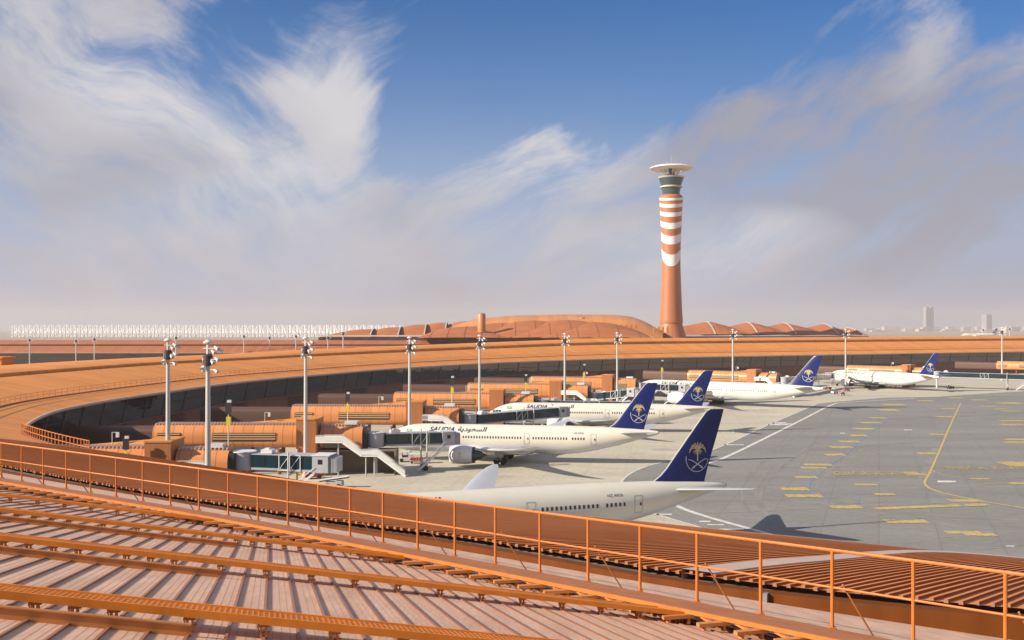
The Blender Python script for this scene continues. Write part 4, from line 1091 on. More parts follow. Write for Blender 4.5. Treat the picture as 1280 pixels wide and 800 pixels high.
# ------------------------------------------------------------------ FLOODLIGHT MASTS
def make_mast(label):
    root = empty('floodlight_mast', (0,0,0), 0, label, 'light mast', 'tall floodlight masts on the apron')
    b = MB(); b.tube((0,0,0),(0,0,24.6),0.42,0.27,14); b.tube((0,0,0),(0,0,0.5),0.7,0.7,14); b.build('mast_pole', M['pole'], root, True)
    b = MB(); b.lathe([(0.35,23.2),(0.6,23.3),(0.6,24.5),(0.35,24.7)],14,caps=True); b.build('head_collar', M['dark'], root)
    b = MB(); b.lathe([(0.15,26.05),(0.6,26.1),(0.6,26.25),(0.2,26.55)],14,caps=True); b.tube((0,0,24.6),(0,0,26.1),0.2,n=8); b.build('mast_cap', M['lampw'], root)
    b = MB()
    for z,l in ((25.4,1.5),(24.0,1.6),(22.7,1.3)):
        b.beam((-0.2,-0.1,z),(l,-0.9,z),0.09,0.09); b.beam((0.1,0,z),(-l*0.55,0.7,z),0.09,0.09)
    b.build('lamp_arm', M['pole'], root)
    for (x,y,z,a) in ((1.4,-0.85,25.5,0.5),(0.9,-0.55,25.0,0.3),(1.9,-0.6,25.2,0.9),(1.5,-0.95,24.1,0.4),(0.8,-0.6,23.7,0.2),(1.3,-0.8,22.6,0.5),(-0.7,0.6,24.0,2.6),(-0.7,0.5,22.7,2.8),(-0.55,-0.5,23.0,-0.9)):
        b = MB(); b.add([(0.42,-0.32,-0.28),(0.42,0.32,-0.28),(0.42,0.32,0.22),(0.42,-0.32,0.22),(-0.35,-0.14,0.02),(-0.35,0.14,0.02),(-0.35,0.14,0.24),(-0.35,-0.14,0.24)],[(3,2,1,0),(4,5,6,7),(0,1,5,4),(1,2,6,5),(2,3,7,6),(3,0,4,7)])
        o = b.build('floodlight', M['lampw'], root); o.scale = (0.82,)*3; o.location = (x*0.9,y*0.9,z); o.rotation_euler = (0,R(22),a-0.8)
        b = MB(); b.add([(0.43,-0.28,-0.24),(0.43,0.28,-0.24),(0.43,0.28,0.18),(0.43,-0.28,0.18)],[(0,1,2,3)]); b.build('lamp_glass', M['lens'], o, fixn=False)
    return root
masts = [(210,155,422,'grey floodlight mast rising beside the nearest walkway core, left one of the near pair'),
 (260,128,424,'thickest grey floodlight mast, nearest to the camera, right one of the near pair'),
 (382,190,420,'floodlight mast beside the walkway core above the white zigzag stair'),
 (512,233,420,'floodlight mast standing just left of the airliner with the visible engine'),
 (599.5,278,418,'floodlight mast behind the walkway fourth from the front'),
 (706,322,416,'floodlight mast left of the nearer tall navy tails, behind the second row airliner'),
 (771.5,366,415,'floodlight mast just left of the second nearest docked navy tail'),
 (916,410,411,'floodlight mast right of the control tower, behind the longest airliner'),
 (1057,462,410.5,'floodlight mast behind the nose of the farthest docked airliner'),
 (1252.5,535,408.5,'floodlight mast at the right edge of the photo beside an idle jet bridge')]
m0 = None
for x,d,yt,lab in masts:
    ztop = CAMZ - (yt-HZ)*d/F; sc = ztop/26.6; loc = ((x-640)/F*d, d, 0)
    if m0 is None: m0 = make_mast(lab); m0.location = loc; m0.scale = (sc,)*3
    else: dup(m0, loc, 0, lab, sc)
for x,d,yt in ((37,560,420),(95,556,421),(118,575,419),(305,585,415),(337,590,417),(370,590,415),(410,590,417),(429,560,411),(220,570,417)):
    ztop = CAMZ - (yt-HZ)*d/F
    dup(m0, ((x-640)/F*d,d,0), 0.6, 'small grey floodlight mast standing behind the long curved roof at left', ztop/26.6, 'masts behind the left roof')
for x,d,yt in ((1229,900,408.5),(1262,910,407.5)):
    dup(m0, ((x-640)/F*d,d,0), 0.3, 'floodlight mast beyond the far right roof line near the distant airliner', (CAMZ-(yt-HZ)*d/F)/26.6, 'masts beyond the right roof')
# stand signs
def make_sign(label):
    root = empty('stand_sign', (0,0,0), 0, label, 'stand sign', 'yellow stand signs on thin poles')
    b = MB(); b.tube((0,0,0),(0,0,13.2),0.13,0.1,8); b.build('sign_pole', M['lampw'], root)
    b = MB(); b.box(-0.35,0.45,-0.3,0.3,10.1,11.7); pn = b.build('yellow_panel', M['yellow'], root)
    b = MB(); b.box(-0.5,0.5,-0.35,0.35,12.3,14.2); b.box(-0.65,0.65,-0.4,0.1,14.2,14.35); b.build('display_box', M['dark'], root)
    b = MB(); b.box(-0.2,0.55,-0.25,0.2,14.4,14.9); b.build('top_unit', M['bridgew'], root)
    return root
sg = [(157.5,152,545,'yellow stand sign with black display at the nearest walkway'),(285.5,187,500,'yellow stand sign rising above the second walkway, right of the near mast pair'),(434.5,232,490,'yellow stand sign with black display over the walkway above the zigzag stair'),
      (565,276,470,'yellow stand sign over the walkway behind the airliner with the visible engine'),(657,320,468,'yellow stand sign left of the sloping idle bridge'),(730,364,455,'yellow stand sign between two floodlight masts, left of a navy tail'),(827.5,408,450,'yellow stand sign below the control tower, left of a navy tail')]
s1 = None
for x,d,yt,lab in sg:
    z = CAMZ-(yt-HZ)*d/F; sc = z/14.9; loc = ((x-640)/F*d,d,0)
    if s1 is None: s1 = make_sign(lab); s1.location = loc; s1.scale = (sc,)*3
    else: dup(s1,loc,0,lab,sc)

# ------------------------------------------------------------------ CONTROL TOWER
TD = 669.0; TX = (839.0-640)/F*TD; tz = lambda y: CAMZ-(y-HZ)*TD/F; tw = TD/F
tower = empty('control_tower', (TX,TD,0), 0, 'tall orange control tower with white curved bands and a wide white ring on top', 'control tower')
pr = [(17.5,0),(tw*15.2,tz(410)),(tw*14.5,tz(402)),(tw*13.2,tz(380)),(tw*12.1,tz(350)),(tw*11.5,tz(330)),(tw*11.6,tz(315)),(tw*12.2,tz(295)),(tw*13.1,tz(275)),(tw*14.0,tz(258)),(tw*14.6,tz(249)),(tw*14.6,tz(247)),(tw*12.6,tz(244))]
b = MB(); n = 48; rows = []; us = []
cp = catmull(pr, 5)
def trad(z): return interp(z, [c[1] for c in cp], [c[0] for c in cp])
for r,z in cp:
    rows.append([(r*math.cos(2*math.pi*i/n), r*math.sin(2*math.pi*i/n), z) for i in range(n)]); us.append([(i*2.0,z) for i in range(n)])
b.rows(rows,0,closed=True,uv=us); b.build('shaft', M['twr'], tower, True)
ty = lambda cy: tz(190+cy/3.475)
for (zt_e,zt_m,zb_e,zb_m) in ((198,199,208,210),(221,225,236,241),(254,261,271,280),(294,306,317,332),(343,362,380,398),(412,442,447,492)):
    b = MB(); rws = []
    for k in range(33):
        a = lerp(-88,88,k/32); c = math.cos(R(a)); th = R(-90+a-8)
        dip = 7*c
        if zb_m > 480: tt = lerp(zt_e,zt_m,c); bb = lerp(zb_e-32,zb_m,c**0.55)
        else: tt = lerp(zt_e,zt_m,c); bb = lerp(zb_e,zb_m,c)
        tt += dip; bb += dip; bb = max(bb, tt+0.3)
        zs = [lerp(ty(tt),ty(bb),j/6) for j in range(7)]
        rws.append([((trad(z)+0.12)*math.cos(th),(trad(z)+0.12)*math.sin(th),z) for z in zs])
    b.rows(rws); b.build('white_band', M['twrw'], tower, True)
b = MB(); b.lathe([(tw*10.5,tz(244.5)),(tw*11.8,tz(235))],40); cabl = b.build('lower_cab', M['twrg'], tower, True)
b = MB(); b.lathe([(tw*12.6,tz(235)),(tw*13.6,tz(234.6)),(tw*13.6,tz(232.8)),(tw*12.4,tz(232.6))],40); b.build('cab_floor_ring', M['ridge'], tower)
b = MB(); b.lathe([(tw*12.3,tz(232.6)),(tw*15.6,tz(223))],40); cabu = b.build('upper_cab', M['twrg'], tower, True)
b = MB(); b.lathe([(tw*15.7,tz(223)),(tw*16.6,tz(221.2)),(tw*14,tz(220.8)),(0.5,tz(220))],40); b.build('cab_roof', M['ridge'], tower)
for k in range(20):
    a = 2*math.pi*k/20; b = MB(); b.beam((tw*12.35*math.cos(a),tw*12.35*math.sin(a),tz(232.5)),(tw*15.65*math.cos(a),tw*15.65*math.sin(a),tz(223)),0.22,0.2); b.build('window_frame', M['dark'], cabu)
b = MB(); b.lathe([(tw*6.5,tz(209.5)),(tw*16,tz(213.0)),(tw*23.5,tz(212.6)),(tw*26.6,tz(210.6)),(tw*26.6,tz(209.9)),(tw*22,tz(208.0)),(tw*8,tz(207.0)),(tw*6.5,tz(209.5))],48); b.build('ring_disc', M['twrw'], tower, True)
b = MB(); b.lathe([(tw*6.4,tz(220.2)),(tw*3.0,tz(216)),(tw*3.0,tz(208))],16); b.build('ring_core', M['twrg'], tower)
for k in range(12):
    a = 2*math.pi*k/12; b = MB(); b.tube((tw*5*math.cos(a),tw*5*math.sin(a),tz(220)),(tw*14*math.cos(a),tw*14*math.sin(a),tz(212.8)),0.28,n=6); b.build('ring_strut', M['twrw'], tower)
b = MB(); b.tube((0,0,tz(208)),(0,0,tz(194)),0.14,0.06,6)
b.build('antenna', M['pole'], tower)
for k in range(5):
    a = 2*math.pi*k/5+0.4; b = MB(); b.tube((tw*15*math.cos(a),tw*15*math.sin(a),tz(208)),(tw*15*math.cos(a),tw*15*math.sin(a),tz(204.4)),0.12,n=5); b.build('ring_antenna', M['pole'], tower)

# ------------------------------------------------------------------ CENTRAL HALL behind the crescent
hall = empty('terminal_hall', (0,640,0), 0, 'low reddish hall of overlapping domed and peaked roof shells on the skyline', 'terminal hall')
def hp(px, py, d): return Vector(((px-640)/F*d, d-640, CAMZ-(py-HZ)*d/F))
# fan of petals: big shallow dome in overlapping leaves
cx, cd = 668, 610
for k,(x0,x1,yt,dd) in enumerate(((555,700,403.5,612),(598,742,400.0,606),(640,790,399.5,600),(676,822,402,595),(520,640,408,600))):
    b = MB(); rws = []; us = []; nn = 28
    A = hp(x0,422.5,dd-14); B = hp(x1,421.5,dd-14)
    for i in range(nn+1):
        t = i/nn; row = []; uu_ = []
        for j in range(11):
            s = j/10
            x = lerp(A.x,B.x,t); y = A.y + 46*s; hgt = (CAMZ-(yt-HZ)*dd/F) - A.z
            z = A.z + hgt*(math.sin(math.pi*min(1,t*1.02))**0.62)*(0.05+0.95*math.sin(math.pi/2*s**0.8))
            row.append((x,y,z)); uu_.append((s*46, t*80))
        rws.append(row); us.append(uu_)
    b.rows(rws,0,uv=us); pt_ = b.build('roof_petal', M['hall'], hall, True)
    for i in (4,9,14,19,24,27):
        b = MB()
        for p,q in zip(rws[i][:-1],rws[i][1:]): b.beam(p,q,0.24,0.16)
        b.build('petal_seam', M['ridge'] if i == 27 else M['hallrib'], pt_)
b = MB(); rws = []; us = []          # smooth orange hump
for i in range(25):
    t = i/24; px = lerp(560,822,t); yt = interp(t,[0,0.12,0.3,0.55,0.8,0.88,0.94,1.0],[410,399,394.5,393,393.5,396,402,412]); row = []; uu_ = []
    for j in range(13):
        a = math.pi*j/12; y = 30 - 24*math.cos(a); base = 20
        top = CAMZ-(yt-HZ)*670/F; z = base + (top-base)*math.sin(a)**0.55; row.append(((px-640)/F*670, y, z)); uu_.append((px*0.5,j*3))
    rws.append(row); us.append(uu_)
b.rows(rws,0,uv=us); b.build('roof_hump', M['hump'], hall, True)
for px,yt,yb,d,r in ((602,391.5,411,600,2.4),(727.5,396.5,404,655,2.2)):
    p = hp(px,yb,d); q = hp(px,yt+2,d); b = MB(); b.lathe([(r,p.z-2-0),(r,q.z),(r*0.85,q.z+0.7),(r*0.5,q.z+1.1),(0.05,q.z+1.25)],18,c=(p.x,p.y,0)); b.build('chimney', M['hump'], hall, True)
for k in range(5):
    p = hp(771+k*6,411,620); b = MB(); b.box(p.x-0.7,p.x+0.7,p.y-1,p.y+1,p.z,p.z+2.6); b.build('roof_fin', M['hump'], hall)
for k in range(4):
    p = hp(818+k*5.5,413,640); b = MB(); b.box(p.x-0.5,p.x+0.5,p.y-1,p.y+1,p.z-2,p.z+2.4); b.build('roof_fin', M['hump'], hall)
# scoop shells at the left
for k,(xa,xb,yt) in enumerate(((398,462,411.5),(440,497,409),(470,530,405.5),(500,556,403.2),(528,592,401.0))):
    d = 640 + 4*k; b = MB(); rws = []; us = []; nn = 20
    for i in range(nn+1):
        t = i/nn; px = lerp(xa,xb,t); yy = lerp(421,yt, math.sin(math.pi/2*min(1,t*1.15))**0.9); top = CAMZ-(yy-HZ)*d/F; row = []; uu_ = []
        for j in range(9):
            s = j/8; row.append(((px-640)/F*d, d-640+30*s, 21.5 + (top-21.5)*math.sin(math.pi*min(1.0,0.02+0.72*s)))); uu_.append((s*26,t*30))
        rws.append(row); us.append(uu_)
    b.rows(rws,0,uv=us); b.build('roof_scoop', M['hall'], hall, True)
    b = MB(); r = rws[-1]; x = r[0][0]+0.05
    b.add([(x,p[1],p[2]-0.4) for p in r]+[(x,r[-1][1],21.4),(x,r[0][1],21.4)],[tuple(range(len(r)+2))]); b.build('scoop_glass', M['hallglass'], hall, fixn=False)
    b = MB()
    for p,q in zip(r[:-1],r[1:]): b.beam(p,q,0.7,0.5)
    b.build('scoop_rim', M['ridge'], hall)
# peaked shells at the right
for k,(xa,xp,xb,yp) in enumerate(((812,889,950,401.5),(880,940,1004,402.5),(930,984,1050,403.5),(990,1034,1080,405),(1046,1064,1088,410))):
    d = 690+5*k; L_ = hp(xa,418.5,d); Pk = hp(xp,yp,d+26); Rr = hp(xb,418.0,d); b = MB(); nn = 12; rws = []; us = []
    zb = L_.z-0.6
    for i in range(nn+1):
        t = i/nn; row = []; uu_ = []
        for j in range(21):
            s = j/20; x = lerp(L_.x,Rr.x,s); m_ = (Pk.x-L_.x)/(Rr.x-L_.x)
            h = (s/m_)**1.05 if s < m_ else ((1-s)/(1-m_))**0.8
            z = zb + (Pk.z-zb)*(0.10+0.90*h)*math.sin(math.pi*min(1,0.03+0.6*t))
            row.append((x,L_.y+44*t,z)); uu_.append((s*60,t*44))
        rws.append(row); us.append(uu_)
    b.rows(rws,0,uv=us); b.build('roof_peak', M['hall'], hall, True)
    b = MB(); c_ = max(range(21), key=lambda j: rws[9][j][2]); rdg = [r[c_] for r in rws[:11]]
    for p,q in zip(rdg[:-1],rdg[1:]): b.beam(p,q,0.8,0.4)
    b.build('ridge_cap', M['ridge'], hall)
b = MB(); A = hp(398,420,620); B = hp(1086,420,700); Mi = hp(820,420,660)
b.prism([(A.x,A.y),(Mi.x,Mi.y),(B.x,B.y),(B.x,B.y+60),(Mi.x,Mi.y+80),(A.x,A.y+60)],0,22.4); b.build('hall_wall', M['hallglass'], hall)
b = MB(); b.beam((A.x,A.y-0.6,22.8),(hp(560,420,620).x,hp(560,420,612).y-0.6,22.8),1.6,0.8); b.build('eave_beam', M['ridge'], hall)
# second pier beyond, at the left
pier = empty('pier_building', (-270,600,0), 0, 'long reddish brown pier roof with dark glass strip behind the curved roof at left', 'terminal pier')
b = MB(); X0_, X1_ = -260, 232; prf = [(-12,13.5),(-11.8,14.4),(0,17.4),(0.2,18.2),(10,19.6),(22,20.6),(34,20.3),(50,17)]
b.rows([[(x, y-2+0.0*x, z) for y,z in prf] for x in [lerp(X0_,X1_,k/40) for k in range(41)]],0,uv=[[(lerp(X0_,X1_,k/40),i*5) for i in range(len(prf))] for k in range(41)]); b.build('pier_roof', M['roof_far'], pier, True)
b = MB(); b.add([(X0_,-10,7.2),(X1_,-10,7.2),(X1_,-13,13.3),(X0_,-13,13.3)],[(0,1,2,3)]); b.build('pier_glazing', M['glass'], pier, fixn=False)
b = MB(); b.box(X0_,X1_,-9.8,40,0,7.1); b.build('pier_wall', M['wall'], pier)
b = MB(); b.beam((X0_,-1.9,17.3),(X1_,-1.9,17.3),0.5,1.0); b.build('roof_gutter', M['band'], pier)

# ------------------------------------------------------------------ distant white tents
def make_tent():
    root = empty('canopy_tent', (0,0,0), 0, 'small white conical tent canopy between white pylons on the far left skyline', 'canopy tent', 'rows of white tents on the far skyline')
    b = MB(); rws = []; nn = 16
    for k,(t,z) in enumerate(((1.0,9.0),(0.75,10.2),(0.5,12.4),(0.3,16.5),(0.15,22),(0.06,27),(0.03,28))):
        row = []
        for i in range(nn):
            a = 2*math.pi*i/nn; r = 10.6*t/max(abs(math.cos(a)),abs(math.sin(a)))**(0.9*t); row.append((r*math.cos(a),r*math.sin(a),z + (-1.2*math.cos(4*a)*t if t > 0.4 else 0)))
        rws.append(row)
    b.rows(rws,0,closed=True); b.build('membrane', M['membrane'], root, True)
    b = MB()
    for x in (-10.3,-6.5):
        b.tube((x,-10,0),(x,-10,35),1.5,1.2,8)
    b.box(-11.4,-5.4,-10.7,-9.3,33.2,35.2); b.box(-11,-5.8,-10.5,-9.5,19,20.2)
    b.build('pylon', M['pylonw'], root)
    return root
t0 = None
for r,(D_,n_) in enumerate(((3000,52),(3120,53),(3240,55))):
    for k in range(n_):
        px = 21 + k*9.25 + (0,4.5,2.2)[r]
        loc = ((px-640)/F*D_, D_, 0); sc = 1.0 + (0,0.04,0.08)[r]
        if px > 505: continue
        if t0 is None: t0 = make_tent(); t0.location = loc
        else: dup(t0, loc, 0, t0['label'], sc)
for px in (10,13):
    pass
# ------------------------------------------------------------------ far city
def city_block(x, d, w, h, dep, m, lab, grp):
    root = empty('city_building', (x,d,0), random.uniform(-0.2,0.2), lab, 'building', grp)
    b = MB(); b.box(-w/2,w/2,-dep/2,dep/2,0,h); b.box(-w/2-0.4,w/2+0.4,-dep/2-0.4,dep/2+0.4,h,h+0.8); b.box(-w/6,w/8,-dep/6,dep/6,h+0.8,h+3.5); b.build('block', m, root)
    b = MB(); nf = max(1,int(h/4)); 
    for k in range(nf): b.box(-w*0.46,w*0.46,-dep/2-0.15,-dep/2-0.02,k*4+1.5,k*4+3.0)
    b.build('window_band', M['cityw'], root)
for k in range(60):
    px = random.uniform(1084,1300)
    d = random.uniform(7600,10500)
    city_block((px-640)/F*d, d, random.uniform(35,150), random.choice((9,12,15,20,26,34,40)), random.uniform(40,70), M['city1'] if random.random() < 0.6 else M['city2'], 'low pale building in the hazy city skyline', 'hazy city blocks on the horizon')
def skyscraper(px, d, ytop, w, lab, twin):
    root = empty('skyscraper', ((px-640)/F*d,d,0), 0.3, lab, 'skyscraper'); h = CAMZ-(ytop-HZ)*d/F
    if twin: parts = ((-w*0.27,w*0.40,h*0.985),(w*0.28,w*0.30,h))
    else: parts = ((0,w,h),)
    for cx_,ww,hh in parts:
        b = MB(); b.box(cx_-ww/2,cx_+ww/2,-ww/2,ww/2,0,hh*0.96); b.box(cx_-ww*0.42,cx_+ww*0.42,-ww*0.42,ww*0.42,hh*0.96,hh); b.build('tower_block', M['skygl'], root)
        b = MB()
        for k in range(1,int(hh/9)): b.box(cx_-ww/2-0.2,cx_+ww/2+0.2,-ww/2-0.3,-ww/2-0.05,k*9,k*9+4)
        b.build('window_band', M['cityw'], root)
    if twin:
        b = MB(); b.box(-w*0.08,w*0.14,-w*0.1,w*0.1,0,h*0.9); b.build('link_block', M['cityw'], root)
skyscraper(1161, 9000, 383, 95, 'tall hazy twin skyscraper on the horizon right of the control tower', True)
skyscraper(1233.5, 9200, 393, 62, 'shorter hazy skyscraper on the horizon near the right edge', False)

# ------------------------------------------------------------------ ground vehicles and small apron things
def tug(loc, rz, label, body, cargo=False):
    root = empty('baggage_tug' if not cargo else 'belt_loader', loc, rz, label, 'tug' if not cargo else 'loader')
    b = MB(); b.prism([(-1.6,-0.75),(1.5,-0.75),(1.6,-0.5),(1.6,0.5),(1.5,0.75),(-1.6,0.75)],0.35,0.95); b.prism([(0.4,-0.7),(1.5,-0.65),(1.5,0.65),(0.4,0.7)],0.95,1.2); b.build('chassis', body, root)
    for x in (-1.0,1.0):
        for y in (-0.75,0.75):
            b = MB(); b.tube((x,y-0.12,0.38),(x,y+0.12,0.38),0.38,n=14); b.build('wheel', M['tyre'], root)
    if cargo:
        b = MB(); b.beam((-2.6,0,0.9),(2.6,0,1.7),0.9,0.22); b.build('conveyor', M['dark'], root)
        for y in (-0.45,0.45): b = MB(); b.beam((-2.6,y,1.15),(2.6,y,1.95),0.06,0.18); b.build('conveyor_rail', M['bridgew'], root)
    else:
        b = MB(); b.box(-0.9,0.0,-0.6,0.6,0.95,1.3); b.box(-1.0,-0.8,-0.6,0.6,1.3,1.8); b.build('seat', M['dark'], root)
        b = MB()
        for x in (-1.0,0.5):
            for y in (-0.62,0.62): b.tube((x,y,0.95),(x,y,2.1),0.035,n=6)
        b.box(-1.15,0.65,-0.7,0.7,2.1,2.18); b.build('canopy', M['bridgew'], root)
    return root
def dolly(loc, rz, label):
    root = empty('baggage_cart', loc, rz, label, 'baggage cart')
    b = MB(); b.box(-1.5,1.5,-0.75,0.75,0.45,0.6); b.beam((1.5,0,0.5),(2.4,0,0.4),0.08,0.08); b.build('cart_bed', M['bridgeg'], root)
    b = MB()
    for x in (-1.45,1.45):
        for y in (-0.72,0.72): b.tube((x,y,0.6),(x,y,1.9),0.03,n=6)
    b.box(-1.5,1.5,-0.78,0.78,1.9,1.96); b.build('cart_frame', M['bridgew'], root)
    b = MB()
    for k in range(5): x = -1.2+k*0.55; b.box(x,x+0.48,-0.5,0.4,0.6,0.95+0.3*random.random())
    b.build('luggage', M['red'], root)
    for x in (-1.0,1.0):
        for y in (-0.6,0.6): b = MB(); b.tube((x,y-0.08,0.24),(x,y+0.08,0.24),0.24,n=10); b.build('wheel', M['tyre'], root)
    return root
p = gp(418,609); tug((p.x,p.y,0.0), R(-8), 'low grey belt loader parked alone on the concrete before the vacant stand', M['bridgeg'], True)
p = gp(1043,492); tug((p.x,p.y,0), R(40), 'white tug by the nose of the farthest docked airliner', M['bridgew'])
p = gp(1052,494); dolly((p.x,p.y,0), R(40), 'baggage cart with red luggage by the nose of the farthest docked airliner')
p = gp(1058,489); dolly((p.x,p.y,0), R(10), 'baggage cart standing nearest the engine of the farthest docked airliner')
p = gp(1035,487); tug((p.x,p.y,0), R(-20), 'red tug under the jet bridge left of the farthest docked airliner', M['red'])
p = gp(392,598); tug((p.x,p.y,0), R(15), 'red tug under the idle jet bridge at the vacant stand', M['red'])
p = gp(1188,486); tug((p.x,p.y,0), R(15), 'dark tug beneath the long idle bridge at right', M['dark'])
p = gp(508,577); tug((p.x,p.y,0), R(5), 'small white tug under the bridge docked to the airliner with the visible engine', M['bridgew'])
p = gp(521,579); dolly((p.x,p.y,0), R(5), 'baggage cart with red luggage behind the white tug at the bridge column')
p = gp(646,521); tug((p.x,p.y,0), R(10), 'red tug beneath the bridge docked to the second row airliner', M['red'])
h0 = None
for px,py,lab in ((372,597,'leftmost yellow hoop guard on the concrete below the idle bridge'),(385,597.5,'yellow hoop guard second from the left below the idle bridge'),(400,597,'yellow hoop guard third from the left below the idle bridge'),(410,596.5,'rightmost yellow hoop guard below the idle bridge')):
    p = gp(px,py)
    if h0 is None:
        h0 = empty('hoop_guard', (p.x,p.y,0), 0, lab, 'hoop guard', 'yellow hoop guards at the vacant stand'); b = MB(); b.tube((-0.6,0,0),(-0.6,0,0.8),0.05,n=8); b.tube((0.6,0,0),(0.6,0,0.8),0.05,n=8); b.tube((-0.62,0,0.8),(0.62,0,0.8),0.05,n=8); b.build('hoop', M['yellow'], h0)
    else: dup(h0,(p.x,p.y,0),random.uniform(-0.2,0.2),lab)

# ------------------------------------------------------------------ haze
b = MB(); b.box(-12200,12200,-11900,12500,-1.2,235); hz = b.build('haze', [], None); tag(hz, kind='stuff')
hm = bpy.data.materials.new('haze_air'); hm.use_nodes = True; nt = hm.node_tree; nt.nodes.remove(nt.nodes['Principled BSDF'])
pv = N(nt,'ShaderNodeVolumePrincipled'); pv.inputs['Density'].default_value = 1.1e-4; pv.inputs['Color'].default_value = (0.67,0.665,0.69,1); pv.inputs['Anisotropy'].default_value = 0.1
nt.links.new(pv.outputs[0], nt.nodes['Material Output'].inputs['Volume']); hz.data.materials.append(hm)

# ------------------------------------------------------------------ world
SUN = Vector((-1.92,-0.66,1.0)).normalized()
w = bpy.data.worlds.new('World'); scene.world = w; w.use_nodes = True; w.cycles.sampling_method = 'MANUAL'; w.cycles.sample_map_resolution = 256; nt = w.node_tree; bg = nt.nodes['Background']
SKY_STR = 0.1
sky = N(nt,'ShaderNodeTexSky'); sky.sky_type = 'NISHITA'; sky.sun_disc = False
sky.sun_elevation = math.asin(SUN.z); sky.sun_rotation = math.atan2(SUN.x,SUN.y) % (2*math.pi); sky.air_density = 1.0; sky.dust_density = 0.6; sky.ozone_density = 2.0
def math_(op, a, c=None, clamp=False):
    n_ = N(nt,'ShaderNodeMath',operation=op); n_.use_clamp = clamp
    for i,vv in enumerate((a,c)):
        if vv is None: continue
        if isinstance(vv,(int,float)): n_.inputs[i].default_value = vv
        else: nt.links.new(vv,n_.inputs[i])
    return n_.outputs[0]
tc = N(nt,'ShaderNodeTexCoord'); sp = N(nt,'ShaderNodeSeparateXYZ'); nt.links.new(tc.outputs['Generated'],sp.inputs[0])
az = math_('MULTIPLY', math_('ARCTAN2', sp.outputs['X'], sp.outputs['Y']), 1000.0)     # milliradians from the +Y bearing
el = math_('MULTIPLY', math_('ARCSINE', sp.outputs['Z']), 1000.0)
cb = N(nt,'ShaderNodeCombineXYZ'); nt.links.new(az,cb.inputs[0]); nt.links.new(el,cb.inputs[1]); PV = cb.outputs[0]
def A_(px): return 1000*math.atan((px-640)/F)
def E_(px,py): return 1000*math.atan((HZ-py)/F*math.cos(math.atan((px-640)/F)))
def noise(scale, detail, stretch=(1,1), rot=0.0, rough=0.6, src=None):
    mp = N(nt,'ShaderNodeMapping'); mp.vector_type = 'TEXTURE'; mp.inputs['Rotation'].default_value = (0,0,R(rot)); mp.inputs['Scale'].default_value = (1000*stretch[0]/scale,1000*stretch[1]/scale,1)
    nt.links.new(src or PV, mp.inputs[0]); q = N(nt,'ShaderNodeTexNoise', noise_dimensions='2D'); q.inputs['Scale'].default_value = 1; q.inputs['Detail'].default_value = detail; q.inputs['Roughness'].default_value = rough
    nt.links.new(mp.outputs[0], q.inputs['Vector']); return q
# warp of the bearings so that edges of the clouds curl
wq = noise(5.0, 2.5, (1.3,1), 20, 0.5); wv = N(nt,'ShaderNodeVectorMath',operation='SUBTRACT'); nt.links.new(wq.outputs['Color'],wv.inputs[0]); wv.inputs[1].default_value = (0.5,0.5,0.5)
ws = N(nt,'ShaderNodeVectorMath',operation='MULTIPLY'); nt.links.new(wv.outputs[0],ws.inputs[0]); ws.inputs[1].default_value = (110,110,0)
wa = N(nt,'ShaderNodeVectorMath',operation='ADD'); nt.links.new(PV,wa.inputs[0]); nt.links.new(ws.outputs[0],wa.inputs[1]); PW = wa.outputs[0]
def blob(px,py,sx,sy,rot=0.0,amp=1.0,src=None):
    mp = N(nt,'ShaderNodeMapping'); mp.vector_type = 'TEXTURE'; mp.inputs['Location'].default_value = (A_(px),E_(px,py),0); mp.inputs['Rotation'].default_value = (0,0,R(rot)); mp.inputs['Scale'].default_value = (sx/1.257,sy/1.257,1)
    nt.links.new(src or PW, mp.inputs[0]); ln = N(nt,'ShaderNodeVectorMath',operation='DOT_PRODUCT'); nt.links.new(mp.outputs[0],ln.inputs[0]); nt.links.new(mp.outputs[0],ln.inputs[1])
    return math_('MULTIPLY', math_('EXPONENT', math_('MULTIPLY', ln.outputs['Value'], -1.0)), amp)
def addall(l):
    o = l[0]
    for q in l[1:]: o = math_('ADD',o,q)
    return o
blue = addall([blob(600,40,230,110,0,0.95), blob(545,140,60,95,12,0.9), blob(860,30,260,75,0,0.95), blob(320,25,95,60,0,0.75), blob(505,195,100,42,12,0.75), blob(1240,10,120,40,0,0.6),
               blob(760,110,120,60,0,0.5), blob(330,265,160,22,14,0.30), blob(980,70,120,40,-8,0.5),
               blob(430,130,60,95,-20,-0.75), blob(350,105,70,30,-35,-0.4), blob(270,70,60,70,-30,0.55), blob(330,100,130,30,-35,-0.3), blob(640,190,120,40,30,-0.8), blob(700,130,60,25,60,-0.25), blob(1160,30,35,90,-30,-0.6), blob(1010,130,120,30,10,-0.25)])
sel = N(nt,'ShaderNodeMapRange'); sel.interpolation_type = 'SMOOTHSTEP'; sel.inputs['From Min'].default_value = -330; sel.inputs['From Max'].default_value = -60; nt.links.new(az,sel.inputs['Value'])
def mixf(a,c,f):
    q = N(nt,'ShaderNodeMix',data_type='FLOAT'); nt.links.new(f,q.inputs[0]); nt.links.new(a,q.inputs[2]); nt.links.new(c,q.inputs[3]); return q.outputs[0]
n1 = mixf(noise(8.0,7,(2.6,1),-30,0.62,PW).outputs['Fac'], noise(8.0,7,(2.6,1),26,0.62,PW).outputs['Fac'], sel.outputs['Result'])
n2 = mixf(noise(24.0,8,(3.0,1),-34,0.66,PW).outputs['Fac'], noise(24.0,8,(3.0,1),32,0.66,PW).outputs['Fac'], sel.outputs['Result'])
nn_ = math_('ADD', math_('MULTIPLY', math_('SUBTRACT',n1,0.5), 1.8), math_('MULTIPLY', math_('SUBTRACT',n2,0.5), 2.1))
